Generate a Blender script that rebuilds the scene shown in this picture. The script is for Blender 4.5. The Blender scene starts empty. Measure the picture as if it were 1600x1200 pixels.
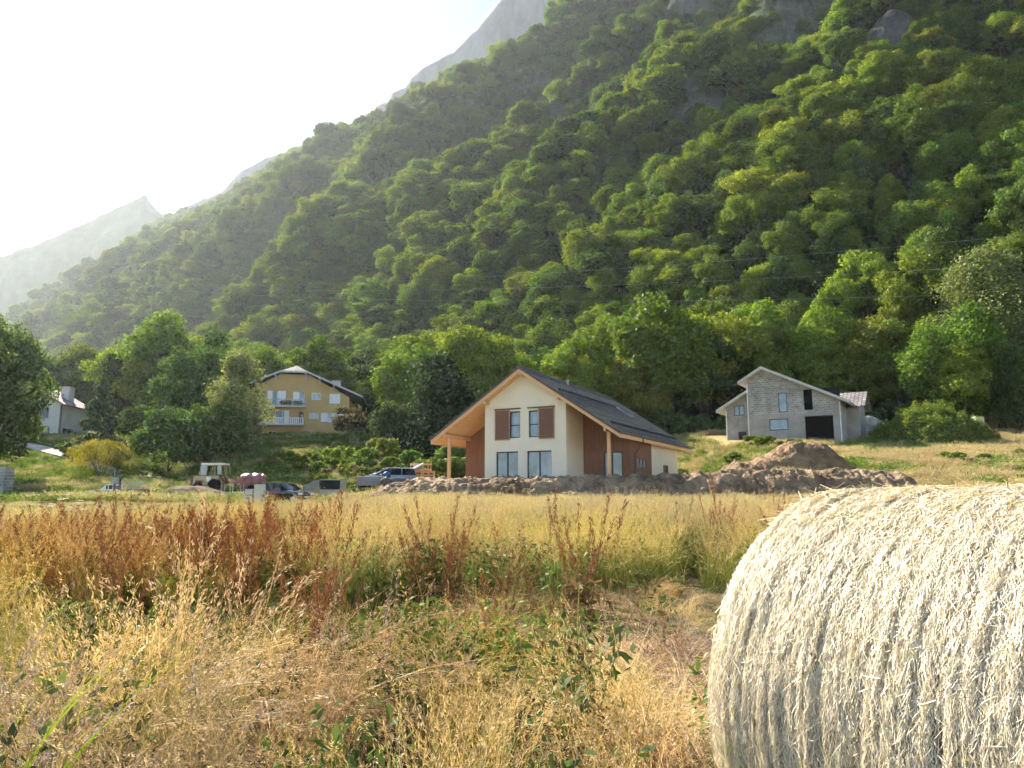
import bpy, math, random
import numpy as np
from mathutils import Vector, Matrix
R = math.radians
rng = np.random.default_rng(11)
random.seed(5)
sc = bpy.context.scene
col = sc.collection

# ------------------------------------------------------------------ camera, sky, sun
F, HY, EYE = 1150.0, 775.0, 1.45
PITCH = math.atan((HY - 600) / F)
cam = bpy.data.objects.new('camera', bpy.data.cameras.new('camera'))
col.objects.link(cam)
cam.location = (0, 0, EYE)
cam.rotation_euler = (math.pi / 2 + PITCH, 0, 0)
cam.data.sensor_width = 36.0
cam.data.lens = 36.0 * F / 1600
cam.data.clip_start = 0.05
cam.data.clip_end = 20000
sc.camera = cam
SUN_AZ, SUN_EL = R(-38), R(34.5)
world = bpy.data.worlds.new('World'); sc.world = world; world.use_nodes = True
wn = world.node_tree.nodes; wl = world.node_tree.links
sky = wn.new('ShaderNodeTexSky'); sky.sky_type = 'NISHITA'; sky.sun_disc = False
sky.sun_elevation = SUN_EL; sky.sun_rotation = SUN_AZ
sky.air_density = 1.0; sky.dust_density = .3; sky.ozone_density = 1.0; sky.altitude = 400
wl.new(sky.outputs[0], wn['Background'].inputs[0])
wn['Background'].inputs[1].default_value = 0.068
sl = bpy.data.lights.new('sun', 'SUN'); sl.energy = 5.0; sl.angle = R(0.5); sl.color = (1.0, 0.93, 0.80)
sun = bpy.data.objects.new('sun', sl); col.objects.link(sun)
SD = Vector((math.sin(SUN_AZ) * math.cos(SUN_EL), math.cos(SUN_AZ) * math.cos(SUN_EL), math.sin(SUN_EL)))
sun.rotation_euler = SD.to_track_quat('Z', 'Y').to_euler(); sun.location = (-30, 10, 60)
sc.view_settings.view_transform = 'Standard'; sc.view_settings.look = 'None'
sc.view_settings.gamma = 1.0; sc.view_settings.exposure = 1.95
sc.render.engine = 'CYCLES'
cy = sc.cycles
cy.use_denoising = True
cy.max_bounces = 6; cy.diffuse_bounces = 3; cy.glossy_bounces = 2; cy.transmission_bounces = 3
cy.transparent_max_bounces = 6; cy.volume_bounces = 0
cy.use_adaptive_sampling = True; cy.adaptive_threshold = 0.05; cy.adaptive_min_samples = 20
cy.sample_clamp_indirect = 4.0

cp, sp = math.cos(PITCH), math.sin(PITCH)
def ray(px, py):
    """unit-Y ray direction through a photo pixel"""
    a, b = (px - 800) / F, (600 - py) / F
    y = cp - b * sp; z = sp + b * cp
    return a / y, z / y
def at(px, py, Y):
    dx, dz = ray(px, py)
    return Vector((dx * Y, Y, EYE + dz * Y))
def zat(py, Y): return EYE + ray(800, py)[1] * Y
def xat(px, py, Y): return ray(px, py)[0] * Y

# ------------------------------------------------------------------ noise (numpy value noise)
_perm = np.random.default_rng(3).random((256, 256))
def vnoise(x, y):
    x = np.asarray(x, float); y = np.asarray(y, float)
    xi = np.floor(x).astype(int); yi = np.floor(y).astype(int)
    fx = x - xi; fy = y - yi
    fx = fx * fx * (3 - 2 * fx); fy = fy * fy * (3 - 2 * fy)
    g = lambda i, j: _perm[(xi + i) % 256, (yi + j) % 256]
    return (g(0, 0) * (1 - fx) + g(1, 0) * fx) * (1 - fy) + (g(0, 1) * (1 - fx) + g(1, 1) * fx) * fy
def fbm(x, y, o=4, ox=0.0):
    s = 0; a = .5; t = 0
    for k in range(o):
        s = s + a * vnoise(x * 2 ** k + 17.3 * k + ox, y * 2 ** k + 5.1 * k + ox * .7); t += a; a *= .5
    return s / t - .5            # -.5 .. .5
def ridged_(x, y, s): return (1 - np.abs(2 * vnoise(x / s, y / s) - 1)) * .6 + (1 - np.abs(2 * vnoise(x / s * 2.3 + 5, y / s * 2.3) - 1)) * .4
def smooth(a, b, x):
    t = np.clip((x - a) / (b - a), 0, 1); return t * t * (3 - 2 * t)

# ------------------------------------------------------------------ terrain
NV = np.array((.633, .774)); DV = np.array((-.774, .633))
S_FOOT, S_TOP = 118.0, 430.0
# forest skyline of the photo -> crest height along the crest line n.p = S_TOP
_sky = [(-80, 560), (28, 500), (90, 462), (170, 436), (215, 392), (228, 366), (262, 338), (300, 324), (345, 314), (380, 296), (430, 270), (500, 222),
        (560, 205), (600, 184), (650, 162), (700, 137), (750, 108), (800, 92), (850, 70), (900, 22), (960, -10), (1100, -70), (1300, -160), (1600, -300), (2000, -420)]
_q, _h = [], []
for px, py in _sky:
    dx, dz = ray(px, py); t = S_TOP / (NV[0] * dx + NV[1])
    _q.append(DV[0] * dx * t + DV[1] * t); _h.append(EYE + dz * t - 13)
_o = np.argsort(_q); _q = np.array(_q)[_o]; _h = np.array(_h)[_o]

def base_ground(X, Y):
    L = np.interp(Y, [-60, 0, 44, 50, 60, 68, 78, 88, 102, 112, 160, 300, 1500], [-.8, 0, .30, .98, 1.2, 1.9, 3.3, 6, 9.2, 10.5, 19, 38, 70])
    M = np.interp(Y, [-60, 0, 46, 50.5, 53, 78, 90, 102, 112, 160, 300, 1500], [-.8, 0, .98, 1.55, 2.68, 2.85, 5.5, 8.6, 10.5, 14, 28, 60])
    Rr = np.interp(Y, [-60, 0, 45, 50, 60, 82, 95, 112, 160, 300, 1500], [-.8, 0, 1.0, 1.7, 3.7, 7.5, 9.3, 11, 18, 34, 60])
    a = smooth(-11.5, -6.5, X + np.clip((Y - 56) * .12, 0, 3)); b = smooth(19, 26, X)
    return (L * (1 - a) + M * a) * (1 - b) + Rr * b
CLIFFS = [(150, .66, 16, .035), (128, .62, 12, .03), (105, .56, 11, .03), (226, .775, 9, .025), (36, .285, 9, .022), (92, .298, 10, .018), (60, .28, 6, .015), (176, .42, 6, .016)]
def cliff_mask(X, Y):
    s = NV[0] * X + NV[1] * Y; q = DV[0] * X + DV[1] * Y; t = (s - S_FOOT) / (S_TOP - S_FOOT); m = X * 0.0
    for q0, t0, rq, rt in CLIFFS: m = np.maximum(m, np.exp(-((q - q0) / rq) ** 2 - ((t - t0) / rt) ** 2))
    return m + fbm(X / 9, Y / 9, 4, 12) * .75
def mountain(X, Y):
    s = NV[0] * X + NV[1] * Y; q = DV[0] * X + DV[1] * Y
    ht = np.interp(q, _q, _h)
    far = smooth(150, 900, q)
    t = (s - S_FOOT) / (S_TOP - S_FOOT)
    tc = np.clip(t, 0, 1)
    spur = (1 - np.abs(2 * vnoise(q / 85 + 3.3 + s * .004, s / 260 + .7) - 1))
    und = (spur - .5) * 74 + fbm(q / 42, s / 50, 3) * 58
    env = np.sin(math.pi * np.clip(tc, 0, 1)) ** .7
    # cliff steps on the near (right hand) side
    cl = (1 - smooth(120, 260, q))
    st = smooth(.36, .50, tc + fbm(q / 45, s * 0, 3, 4) * .5) * .08 - .10 * smooth(.0, .34, tc) * 0
    prof = tc * .90 + st * cl + .10 * tc * (1 - cl)
    prof = np.where(cl > 0, prof, tc)
    z = 11 + (ht - 11) * prof + und * env * (1 - .3 * far)
    for q0, t0, rq, rt in CLIFFS:
        z = z + (5 + 60 * rt) * np.tanh((t - t0) / rt * 2.2) * np.exp(-((q - q0) / rq) ** 2 - .35 * ((t - t0) / rt) ** 2)
    z = z + (ridged_(X, Y, 7) - .5) * 5 * np.clip(cliff_mask(X, Y), 0, 1)
    z = np.where(t < 0, 11 + t * 60, z)
    z = np.where(t > 1, 11 + (ht - 11) * (.90 + .10) - (s - S_TOP) * .35, z)
    return z
def ground(X, Y):
    X = np.asarray(X, float); Y = np.asarray(Y, float)
    b = base_ground(X, Y); m = mountain(X, Y)
    k = 6.0
    h = np.clip(.5 + .5 * (m - b) / k, 0, 1)
    z = np.where(Y < 105, b, m * h + b * (1 - h) + k * h * (1 - h) * smooth(105, 125, Y))
    far = smooth(95, 110, Y)
    z = z + fbm(X / 9, Y / 9, 3) * .5 * (1 - far) * smooth(30, 60, Y) + fbm(X / 1.3, Y / 1.3, 3, 2) * .10 * (1 - far) + fbm(X / 14, Y / 14, 3, 9) * 2.5 * far
    # house pads stay flat
    return z
def gz(x, y): return float(ground(np.array([x]), np.array([y]))[0])

# ------------------------------------------------------------------ mesh helpers
def tag(o, label=None, cat=None, group=None, kind=None):
    if label: o['label'] = label
    if cat: o['category'] = cat
    if group: o['group'] = group
    if kind: o['kind'] = kind
    return o
def empty(name, loc=(0, 0, 0), rz=0.0, label=None, cat=None, group=None):
    o = bpy.data.objects.new(name, None); col.objects.link(o)
    o.empty_display_size = .3; o.location = loc; o.rotation_euler = (0, 0, rz)
    return tag(o, label, cat, group)
def poly_mesh(name, V, Fc, mat=None, colr=None, smoothf=False):
    """V (N,3), Fc (M,k) arrays -> mesh, colr (N,3) optional point colour 'col'"""
    V = np.asarray(V, np.float32); Fc = np.asarray(Fc, np.int32)
    me = bpy.data.meshes.new(name)
    n, k = Fc.shape
    me.vertices.add(len(V)); me.vertices.foreach_set('co', V.ravel())
    me.loops.add(n * k); me.loops.foreach_set('vertex_index', Fc.ravel())
    me.polygons.add(n); me.polygons.foreach_set('loop_start', np.arange(0, n * k, k, dtype=np.int32))
    if smoothf: me.polygons.foreach_set('use_smooth', np.ones(n, bool))
    me.update(calc_edges=True)
    if colr is not None:
        a = me.color_attributes.new('col', 'FLOAT_COLOR', 'POINT')
        c = np.ones((len(V), 4), np.float32); c[:, :3] = colr
        a.data.foreach_set('color', c.ravel())
    if mat: me.materials.append(mat)
    return me
def link(name, me, parent=None, loc=(0, 0, 0), rz=0):
    o = bpy.data.objects.new(name, me); col.objects.link(o)
    o.parent = parent; o.location = loc
    if rz: o.rotation_euler = (0, 0, rz)
    return o
class MB:
    def __init__(s): s.v = []; s.f = []
    def add(s, vs, fs):
        b = len(s.v); s.v += [tuple(v) for v in vs]; s.f += [tuple(i + b for i in f) for f in fs]; return s
    def box(s, x0, x1, y0, y1, z0, z1):
        return s.add([(x0, y0, z0), (x1, y0, z0), (x1, y1, z0), (x0, y1, z0), (x0, y0, z1), (x1, y0, z1), (x1, y1, z1), (x0, y1, z1)],
                     [(0, 3, 2, 1), (4, 5, 6, 7), (0, 1, 5, 4), (1, 2, 6, 5), (2, 3, 7, 6), (3, 0, 4, 7)])
    def prism(s, pts, vec):
        """closed polygon pts extruded by vec"""
        n = len(pts); vec = Vector(vec)
        vs = [Vector(p) for p in pts] + [Vector(p) + vec for p in pts]
        return s.add(vs, [tuple(range(n - 1, -1, -1)), tuple(range(n, 2 * n))] + [(i, (i + 1) % n, n + (i + 1) % n, n + i) for i in range(n)])
    def tube(s, a, b, r, r2=None, n=8):
        a = Vector(a); b = Vector(b); r2 = r if r2 is None else r2
        d = (b - a).normalized(); u = d.orthogonal().normalized(); w = d.cross(u)
        vs = []
        for c, rr in ((a, r), (b, r2)):
            for i in range(n):
                t = 2 * math.pi * i / n; vs.append(c + (u * math.cos(t) + w * math.sin(t)) * rr)
        return s.add(vs, [(i, (i + 1) % n, n + (i + 1) % n, n + i) for i in range(n)] + [tuple(range(n - 1, -1, -1)), tuple(range(n, 2 * n))])
    def path(s, pts, r, n=8):
        for a, b in zip(pts[:-1], pts[1:]): s.tube(a, b, r, n=n)
        return s
    def build(s, name, mat, parent=None, bevel=0, smoothf=False):
        me = bpy.data.meshes.new(name); me.from_pydata(s.v, [], s.f); me.update()
        import bmesh
        bm = bmesh.new(); bm.from_mesh(me); bmesh.ops.recalc_face_normals(bm, faces=bm.faces)
        if bevel: bmesh.ops.bevel(bm, geom=list(bm.edges), offset=bevel, segments=2, affect='EDGES', clamp_overlap=True)
        bm.to_mesh(me); bm.free()
        if smoothf:
            for p in me.polygons: p.use_smooth = True
        me.materials.append(mat)
        return link(name, me, parent)

# ------------------------------------------------------------------ materials
def nodes_of(m): m.use_nodes = True; return m.node_tree.nodes, m.node_tree.links
def surf(name, c, rough=.8, spec=.3, var=.12, scale=3.0, bump=.0, bscale=30.0, metal=0.0, stretch=(1, 1, 1), c2=None, detail=5):
    """principled with noise-broken colour and bump in object space"""
    m = bpy.data.materials.new(name); N, L = nodes_of(m); p = N['Principled BSDF']
    tc = N.new('ShaderNodeTexCoord'); mp = N.new('ShaderNodeMapping'); mp.inputs['Scale'].default_value = stretch
    L.new(tc.outputs['Object'], mp.inputs[0])
    nz = N.new('ShaderNodeTexNoise'); nz.inputs['Scale'].default_value = scale; nz.inputs['Detail'].default_value = detail; nz.inputs['Roughness'].default_value = .65
    L.new(mp.outputs[0], nz.inputs[0])
    rp = N.new('ShaderNodeValToRGB'); e = rp.color_ramp.elements
    e[0].position = .3; e[1].position = .7
    d = c2 or tuple(x * (1 - 2 * var) for x in c)
    e[0].color = (*d, 1); e[1].color = (*(min(1, x * (1 + (0 if c2 else var))) for x in c), 1)
    L.new(nz.outputs[0], rp.inputs[0]); L.new(rp.outputs[0], p.inputs['Base Color'])
    p.inputs['Roughness'].default_value = rough; p.inputs['Specular IOR Level'].default_value = spec; p.inputs['Metallic'].default_value = metal
    if bump:
        n2 = N.new('ShaderNodeTexNoise'); n2.inputs['Scale'].default_value = bscale; n2.inputs['Detail'].default_value = 6
        L.new(mp.outputs[0], n2.inputs[0])
        b = N.new('ShaderNodeBump'); b.inputs['Strength'].default_value = bump; b.inputs['Distance'].default_value = .05
        L.new(n2.outputs[0], b.inputs['Height']); L.new(b.outputs[0], p.inputs['Normal'])
    return m
def foliage(name, trans=.4, var=.25, gain=1.0, instancer=False, gloss=.012, tt=(1.25, 1.15, .55)):
    """thin leaves: point colour x per-object variation, diffuse + translucent + a little gloss"""
    m = bpy.data.materials.new(name); N, L = nodes_of(m); N.remove(N['Principled BSDF'])
    out = N['Material Output']
    a = N.new('ShaderNodeAttribute'); a.attribute_name = 'col'
    oi = N.new('ShaderNodeObjectInfo')
    hs = N.new('ShaderNodeHueSaturation')
    mr = N.new('ShaderNodeMapRange'); mr.inputs[3].default_value = (1 - var) * gain; mr.inputs[4].default_value = (1 + var) * gain
    L.new(oi.outputs['Random'], mr.inputs[0]); L.new(mr.outputs[0], hs.inputs['Value'])
    m2 = N.new('ShaderNodeMath'); m2.operation = 'MULTIPLY'; m2.inputs[1].default_value = 7.31
    m3 = N.new('ShaderNodeMath'); m3.operation = 'FRACT'; L.new(oi.outputs['Random'], m2.inputs[0]); L.new(m2.outputs[0], m3.inputs[0])
    mh = N.new('ShaderNodeMapRange'); mh.inputs[3].default_value = .5 - .008 * var / .25; mh.inputs[4].default_value = .5 + .02 * var / .25
    L.new(m3.outputs[0], mh.inputs[0]); L.new(mh.outputs[0], hs.inputs['Hue'])
    src = a.outputs['Color']
    if instancer:
        t = N.new('ShaderNodeAttribute'); t.attribute_type = 'INSTANCER'; t.attribute_name = 'tint'
        mx = N.new('ShaderNodeMix'); mx.data_type = 'RGBA'; mx.blend_type = 'MULTIPLY'; mx.inputs[0].default_value = 1
        L.new(src, mx.inputs[6]); L.new(t.outputs['Color'], mx.inputs[7]); src = mx.outputs[2]
    L.new(src, hs.inputs['Color'])
    d = N.new('ShaderNodeBsdfDiffuse'); tr = N.new('ShaderNodeBsdfTranslucent'); g = N.new('ShaderNodeBsdfGlossy')
    g.inputs['Roughness'].default_value = .45; g.inputs['Color'].default_value = (.9, .95, .85, 1)
    L.new(hs.outputs[0], d.inputs[0])
    tw = N.new('ShaderNodeMix'); tw.data_type = 'RGBA'; tw.blend_type = 'MULTIPLY'; tw.inputs[0].default_value = 1
    tw.inputs[7].default_value = (*tt, 1)
    L.new(hs.outputs[0], tw.inputs[6]); L.new(tw.outputs[2], tr.inputs[0])
    s1 = N.new('ShaderNodeMixShader'); s1.inputs[0].default_value = trans
    L.new(d.outputs[0], s1.inputs[1]); L.new(tr.outputs[0], s1.inputs[2])
    s2 = N.new('ShaderNodeMixShader'); s2.inputs[0].default_value = gloss
    L.new(s1.outputs[0], s2.inputs[1]); L.new(g.outputs[0], s2.inputs[2]); L.new(s2.outputs[0], out.inputs[0])
    return m
M = {}
M['leaf'] = foliage('leaf', .38, .28)
M['shrub'] = foliage('shrub_leaf', .4, .12)
M['grass'] = foliage('grass_blades', .27, .18, instancer=True, tt=(1.08, 1.05, .85))
M['plant'] = foliage('plant', .30, .15, tt=(1.1, 1.1, .8))
M['bark'] = surf('bark', (.13, .10, .075), .9, .1, .2, 6, .5, 14, stretch=(1, 1, .25))
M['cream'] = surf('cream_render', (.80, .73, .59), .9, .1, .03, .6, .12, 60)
M['cream_shaded'] = surf('cream_render_shaded', (.78, .68, .52), .9, .1, .03, .6, .12, 60)  # same render as the front, darkened to carry shade on the sides
M['spruce'] = surf('spruce_boards', (.80, .50, .27), .7, .2, .10, 2, .1, 12, stretch=(6, .5, 6))
M['cladding'] = surf('brown_cladding', (.27, .135, .085), .75, .2, .14, 2.2, .25, 20, stretch=(5, 5, .4))
M['shutter'] = surf('brown_shutter', (.19, .105, .075), .7, .2, .10, 3, .1, 12, stretch=(6, 6, .4))
M['shutter_frame'] = surf('shutter_edge_wood', (.40, .25, .15), .7, .2, .1, 3)
M['anthracite'] = surf('anthracite_frame', (.02, .028, .042), .4, .4, .05)
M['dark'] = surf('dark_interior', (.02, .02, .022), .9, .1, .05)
M['gutter'] = surf('brown_zinc', (.10, .075, .065), .45, .4, .1)
M['white'] = surf('white_paint', (.80, .80, .78), .6, .3, .04)
M['offwhite'] = surf('offwhite_paint', (.50, .49, .46), .6, .3, .08)
M['ochre'] = surf('ochre_render', (.56, .38, .17), .9, .1, .06, .8, .1, 50)
M['palewall'] = surf('pale_wall', (.56, .55, .52), .9, .1, .06, .7, .1, 50)
M['concrete'] = surf('concrete', (.36, .34, .31), .9, .1, .14, .9, .2, 25)
M['steel'] = surf('steel', (.45, .45, .46), .45, .5, .1, metal=.7)
M['tyre'] = surf('tyre', (.02, .02, .02), .9, .1, .1)
M['carblack'] = surf('black_car_paint', (.07, .075, .09), .16, 1.0, .03, metal=.5)
M['carsilver'] = surf('silver_car_paint', (.36, .38, .41), .25, .7, .03, metal=.4)
M['cargrey'] = surf('grey_van_paint', (.30, .31, .30), .35, .5, .05)
M['blue'] = surf('blue_tarp', (.03, .12, .26), .6, .3, .15, 4, .4, 6)
M['maroon'] = surf('maroon_tank', (.27, .11, .11), .45, .4, .15, 2)
M['rust'] = surf('rusty_iron', (.17, .085, .06), .85, .2, .3, 4)
M['beige'] = surf('beige_machine_paint', (.46, .37, .22), .6, .3, .15, 3)
M['orangewood'] = surf('orange_timber', (.72, .38, .18), .75, .2, .12, 3, stretch=(4, 1, 4))
M['panel'] = surf('pale_board', (.52, .53, .48), .7, .3, .12, 2.5, .1, 8, c2=(.40, .42, .38))
M['greypanel'] = surf('grey_board', (.26, .25, .26), .8, .2, .08)
def glass(name, c, rough=.06, spec=.9):
    m = surf(name, c, rough, spec, .22, .8, stretch=(1, 1, .6)); return m
M['glass'] = glass('window_glass', (.25, .335, .41))  # blue-grey pane colour stands in for reflected sky and pale blinds
M['glass_dark'] = glass('dark_glass', (.03, .035, .045))
M['glass_tinted'] = surf('tinted_rear_glass', (.015, .017, .02), .4, .15, .1)
M['glass_car'] = glass('car_glass', (.02, .025, .03), .05, .35)
def brickish(name, c1, c2, mortar, sx, bump=.3, bw=.5, rh=.25, ms=.02, coord='Object', rough=.85, offset=.5, rotx=False):
    m = bpy.data.materials.new(name); N, L = nodes_of(m); p = N['Principled BSDF']
    tc = N.new('ShaderNodeTexCoord'); sep = N.new('ShaderNodeSeparateXYZ'); L.new(tc.outputs['Object'], sep.inputs[0])
    ad = N.new('ShaderNodeMath'); ad.operation = 'ADD'; L.new(sep.outputs[0], ad.inputs[0]); L.new(sep.outputs[1], ad.inputs[1])
    cb = N.new('ShaderNodeCombineXYZ')
    if rotx: L.new(sep.outputs[1], cb.inputs[0]); L.new(sep.outputs[0], cb.inputs[1])
    else: L.new(ad.outputs[0], cb.inputs[0]); L.new(sep.outputs[2], cb.inputs[1])
    b = N.new('ShaderNodeTexBrick'); L.new(cb.outputs[0], b.inputs[0])
    b.inputs['Color1'].default_value = (*c1, 1); b.inputs['Color2'].default_value = (*c2, 1); b.inputs['Mortar'].default_value = (*mortar, 1)
    b.inputs['Scale'].default_value = sx; b.inputs['Mortar Size'].default_value = ms; b.inputs['Brick Width'].default_value = bw; b.inputs['Row Height'].default_value = rh
    b.offset = offset
    nz = N.new('ShaderNodeTexNoise'); nz.inputs['Scale'].default_value = .8; nz.inputs['Detail'].default_value = 5; L.new(tc.outputs['Object'], nz.inputs[0])
    mx = N.new('ShaderNodeMix'); mx.data_type = 'RGBA'; mx.blend_type = 'MULTIPLY'; mx.inputs[0].default_value = .9
    rp = N.new('ShaderNodeValToRGB'); rp.color_ramp.elements[0].color = (.6, .6, .6, 1); rp.color_ramp.elements[1].color = (1.15, 1.13, 1.1, 1)
    rp.color_ramp.elements[0].position = .3; rp.color_ramp.elements[1].position = .7
    L.new(nz.outputs[0], rp.inputs[0]); L.new(b.outputs[0], mx.inputs[6]); L.new(rp.outputs[0], mx.inputs[7]); L.new(mx.outputs[2], p.inputs['Base Color'])
    p.inputs['Roughness'].default_value = rough; p.inputs['Specular IOR Level'].default_value = .2
    bp = N.new('ShaderNodeBump'); bp.inputs['Strength'].default_value = bump; bp.inputs['Distance'].default_value = .03; bp.invert = True
    L.new(b.outputs['Fac'], bp.inputs['Height']); L.new(bp.outputs[0], p.inputs['Normal'])
    return m
M['block'] = brickish('grey_blockwork', (.40, .39, .37), (.25, .245, .23), (.50, .485, .45), 1.0, .6, .5, .25, .022)
M['rooftile'] = brickish('dark_roof_tiles', (.12, .118, .118), (.17, .165, .16), (.03, .03, .03), 1.0, .9, .34, .3, .03, rotx=True, rough=.7)
M['palerooftile'] = brickish('pale_roof_tiles', (.60, .50, .46), (.44, .33, .30), (.10, .08, .08), 1.0, .9, .36, .33, .04, rotx=True)
M['greyrooftile'] = brickish('grey_roof_tiles', (.36, .33, .31), (.24, .22, .21), (.10, .09, .09), 1.0, .9, .5, .42, .04, rotx=True)
M['board'] = brickish('rough_boards', (.30, .27, .22), (.22, .20, .17), (.12, .11, .10), 1.0, .3, 3.0, .2, .015)
# ground and mountain: cover colours, partly darkened as shade, in the point attribute, broken with noise
def terrain_mat(name, sc1=1.5, bump=.6, bdist=.1, rock=False):
    m = bpy.data.materials.new(name); N, L = nodes_of(m); p = N['Principled BSDF']
    a = N.new('ShaderNodeAttribute'); a.attribute_name = 'col'
    tc = N.new('ShaderNodeTexCoord')
    nz = N.new('ShaderNodeTexNoise'); nz.inputs['Scale'].default_value = sc1; nz.inputs['Detail'].default_value = 8; nz.inputs['Roughness'].default_value = .7
    L.new(tc.outputs['Object'], nz.inputs[0])
    rp = N.new('ShaderNodeValToRGB'); rp.color_ramp.elements[0].color = (.4, .4, .4, 1); rp.color_ramp.elements[1].color = (1.4, 1.4, 1.4, 1)
    rp.color_ramp.elements[0].position = .3; rp.color_ramp.elements[1].position = .7
    L.new(nz.outputs[0], rp.inputs[0])
    mx = N.new('ShaderNodeMix'); mx.data_type = 'RGBA'; mx.blend_type = 'MULTIPLY'; mx.inputs[0].default_value = 1
    L.new(a.outputs['Color'], mx.inputs[6]); L.new(rp.outputs[0], mx.inputs[7]); src = mx.outputs[2]
    if rock:
        ge = N.new('ShaderNodeNewGeometry'); sp_ = N.new('ShaderNodeSeparateXYZ'); L.new(ge.outputs['Normal'], sp_.inputs[0])
        ad = N.new('ShaderNodeMath'); ad.operation = 'MULTIPLY_ADD'; ad.inputs[1].default_value = .35; L.new(nz.outputs[0], ad.inputs[0]); L.new(sp_.outputs[2], ad.inputs[2])
        r2 = N.new('ShaderNodeValToRGB'); r2.color_ramp.elements[0].position = .44; r2.color_ramp.elements[1].position = .54
        r2.color_ramp.elements[0].color = (1, 1, 1, 1); r2.color_ramp.elements[1].color = (0, 0, 0, 1)
        L.new(ad.outputs[0], r2.inputs[0])
        mp = N.new('ShaderNodeMapping'); mp.inputs['Scale'].default_value = (.12, .12, .02); L.new(tc.outputs['Object'], mp.inputs[0])
        n3 = N.new('ShaderNodeTexNoise'); n3.inputs['Scale'].default_value = 1.5; n3.inputs['Detail'].default_value = 10; n3.inputs['Roughness'].default_value = .7; L.new(mp.outputs[0], n3.inputs[0])
        r3 = N.new('ShaderNodeValToRGB'); r3.color_ramp.elements[0].position = .3; r3.color_ramp.elements[1].position = .7
        r3.color_ramp.elements[0].color = (.04, .04, .035, 1); r3.color_ramp.elements[1].color = (.20, .195, .175, 1)
        L.new(n3.outputs[0], r3.inputs[0])
        m5 = N.new('ShaderNodeMix'); m5.data_type = 'RGBA'; L.new(r2.outputs[0], m5.inputs[0]); L.new(src, m5.inputs[6]); L.new(r3.outputs[0], m5.inputs[7]); src = m5.outputs[2]
    L.new(src, p.inputs['Base Color'])
    p.inputs['Roughness'].default_value = .95; p.inputs['Specular IOR Level'].default_value = .05
    n2 = N.new('ShaderNodeTexNoise'); n2.inputs['Scale'].default_value = sc1 * 4; n2.inputs['Detail'].default_value = 8; L.new(tc.outputs['Object'], n2.inputs[0])
    b = N.new('ShaderNodeBump'); b.inputs['Strength'].default_value = bump; b.inputs['Distance'].default_value = bdist
    L.new(n2.outputs[0], b.inputs['Height']); L.new(b.outputs[0], p.inputs['Normal'])
    return m
M['ground'] = terrain_mat('ground_cover', 1.6)
M['slope'] = terrain_mat('mountain_cover', .25, .8, 1.0, True)
M['earth'] = terrain_mat('dug_earth', 1.2, 1.0, .25)

# ------------------------------------------------------------------ the ground sheet and the mountain sheet
def axis(a, b, s0, g):
    out = [0.0]; s = s0
    while out[-1] < b: out.append(out[-1] + s); s *= g
    neg = [0.0]; s = s0
    while neg[-1] > a: neg.append(neg[-1] - s); s *= g
    return np.array(sorted(set(neg + out)))
gx = axis(-1700, 900, .35, 1.018)
ya = [-60.0]
while ya[-1] < 1900:
    y = ya[-1]; ya.append(y + (1.2 if y < 0 else .35 + max(0, y - 12) * .0085 if y < 110 else 1.2 + (y - 110) * .008))
gy = np.array(ya)
GX, GY = np.meshgrid(gx, gy)
GZ = ground(GX, GY)
nx, ny = len(gx), len(gy)
V = np.stack([GX.ravel(), GY.ravel(), GZ.ravel()], 1)
def lerp(a, b, t): return np.asarray(a) * (1 - t[..., None]) + np.asarray(b) * t[..., None]
X, Y = V[:, 0], V[:, 1]
pale = np.array((.36, .29, .16)); soil = np.array((.11, .08, .05)); green = np.array((.085, .12, .03)); gold = np.array((.34, .26, .12)); track = np.array((.42, .35, .25)); shadeg = np.array((.035, .055, .018))
n1 = fbm(X / 6, Y / 6, 4) + .5; n2 = fbm(X / 2.3, Y / 2.3, 4, 5) + .5
C = lerp(soil * .7, green * .6, n1)  # soil and green darkened to put shade between the grass clumps
C = lerp(C, gold, smooth(.35, .6, n2) * smooth(24, 34, Y) * .7)
rightm = smooth(16, 24, X) * smooth(46, 52, Y); C = lerp(C, gold, rightm * (.6 + .4 * n1))
pad = smooth(-9, -7, X) * (1 - smooth(17, 20, X)) * smooth(49, 51, Y) * (1 - smooth(74, 80, Y)); C = lerp(C, soil * 2.4, pad)
lf = (1 - smooth(-11, -8, X)) * smooth(47, 50, Y); C = lerp(C, green * 1.15, lf)
dt = lf * smooth(54.5, 57.5, Y + 3 * (n1 - .5)) * (1 - smooth(66, 70, Y + 6 * (n2 - .5))); C = lerp(C, track, dt * .9)
C = lerp(C, shadeg, smooth(104, 110, Y)); C = lerp(C, np.array((.075, .075, .068)), smooth(.40, .6, cliff_mask(X, Y)) * smooth(120, 130, Y))  # forest floor colour darkened to hold the shade under the trees
fi = (np.arange(ny - 1)[:, None] * nx + np.arange(nx - 1)[None, :]).ravel()
FC = np.stack([fi, fi + 1, fi + nx + 1, fi + nx], 1)
cy_ = Y[FC].mean(1); s_ = NV[0] * X[FC].mean(1) + NV[1] * cy_
hill = (cy_ > 110) & (s_ > 96)
def sub(mask, name, mat):
    f = FC[mask]; u, inv = np.unique(f, return_inverse=True)
    return link(name, poly_mesh(name, V[u], inv.reshape(f.shape), mat, C[u], True))
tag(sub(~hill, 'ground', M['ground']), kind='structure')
tag(sub(hill, 'mountain_slope', M['slope']), kind='structure')

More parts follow.
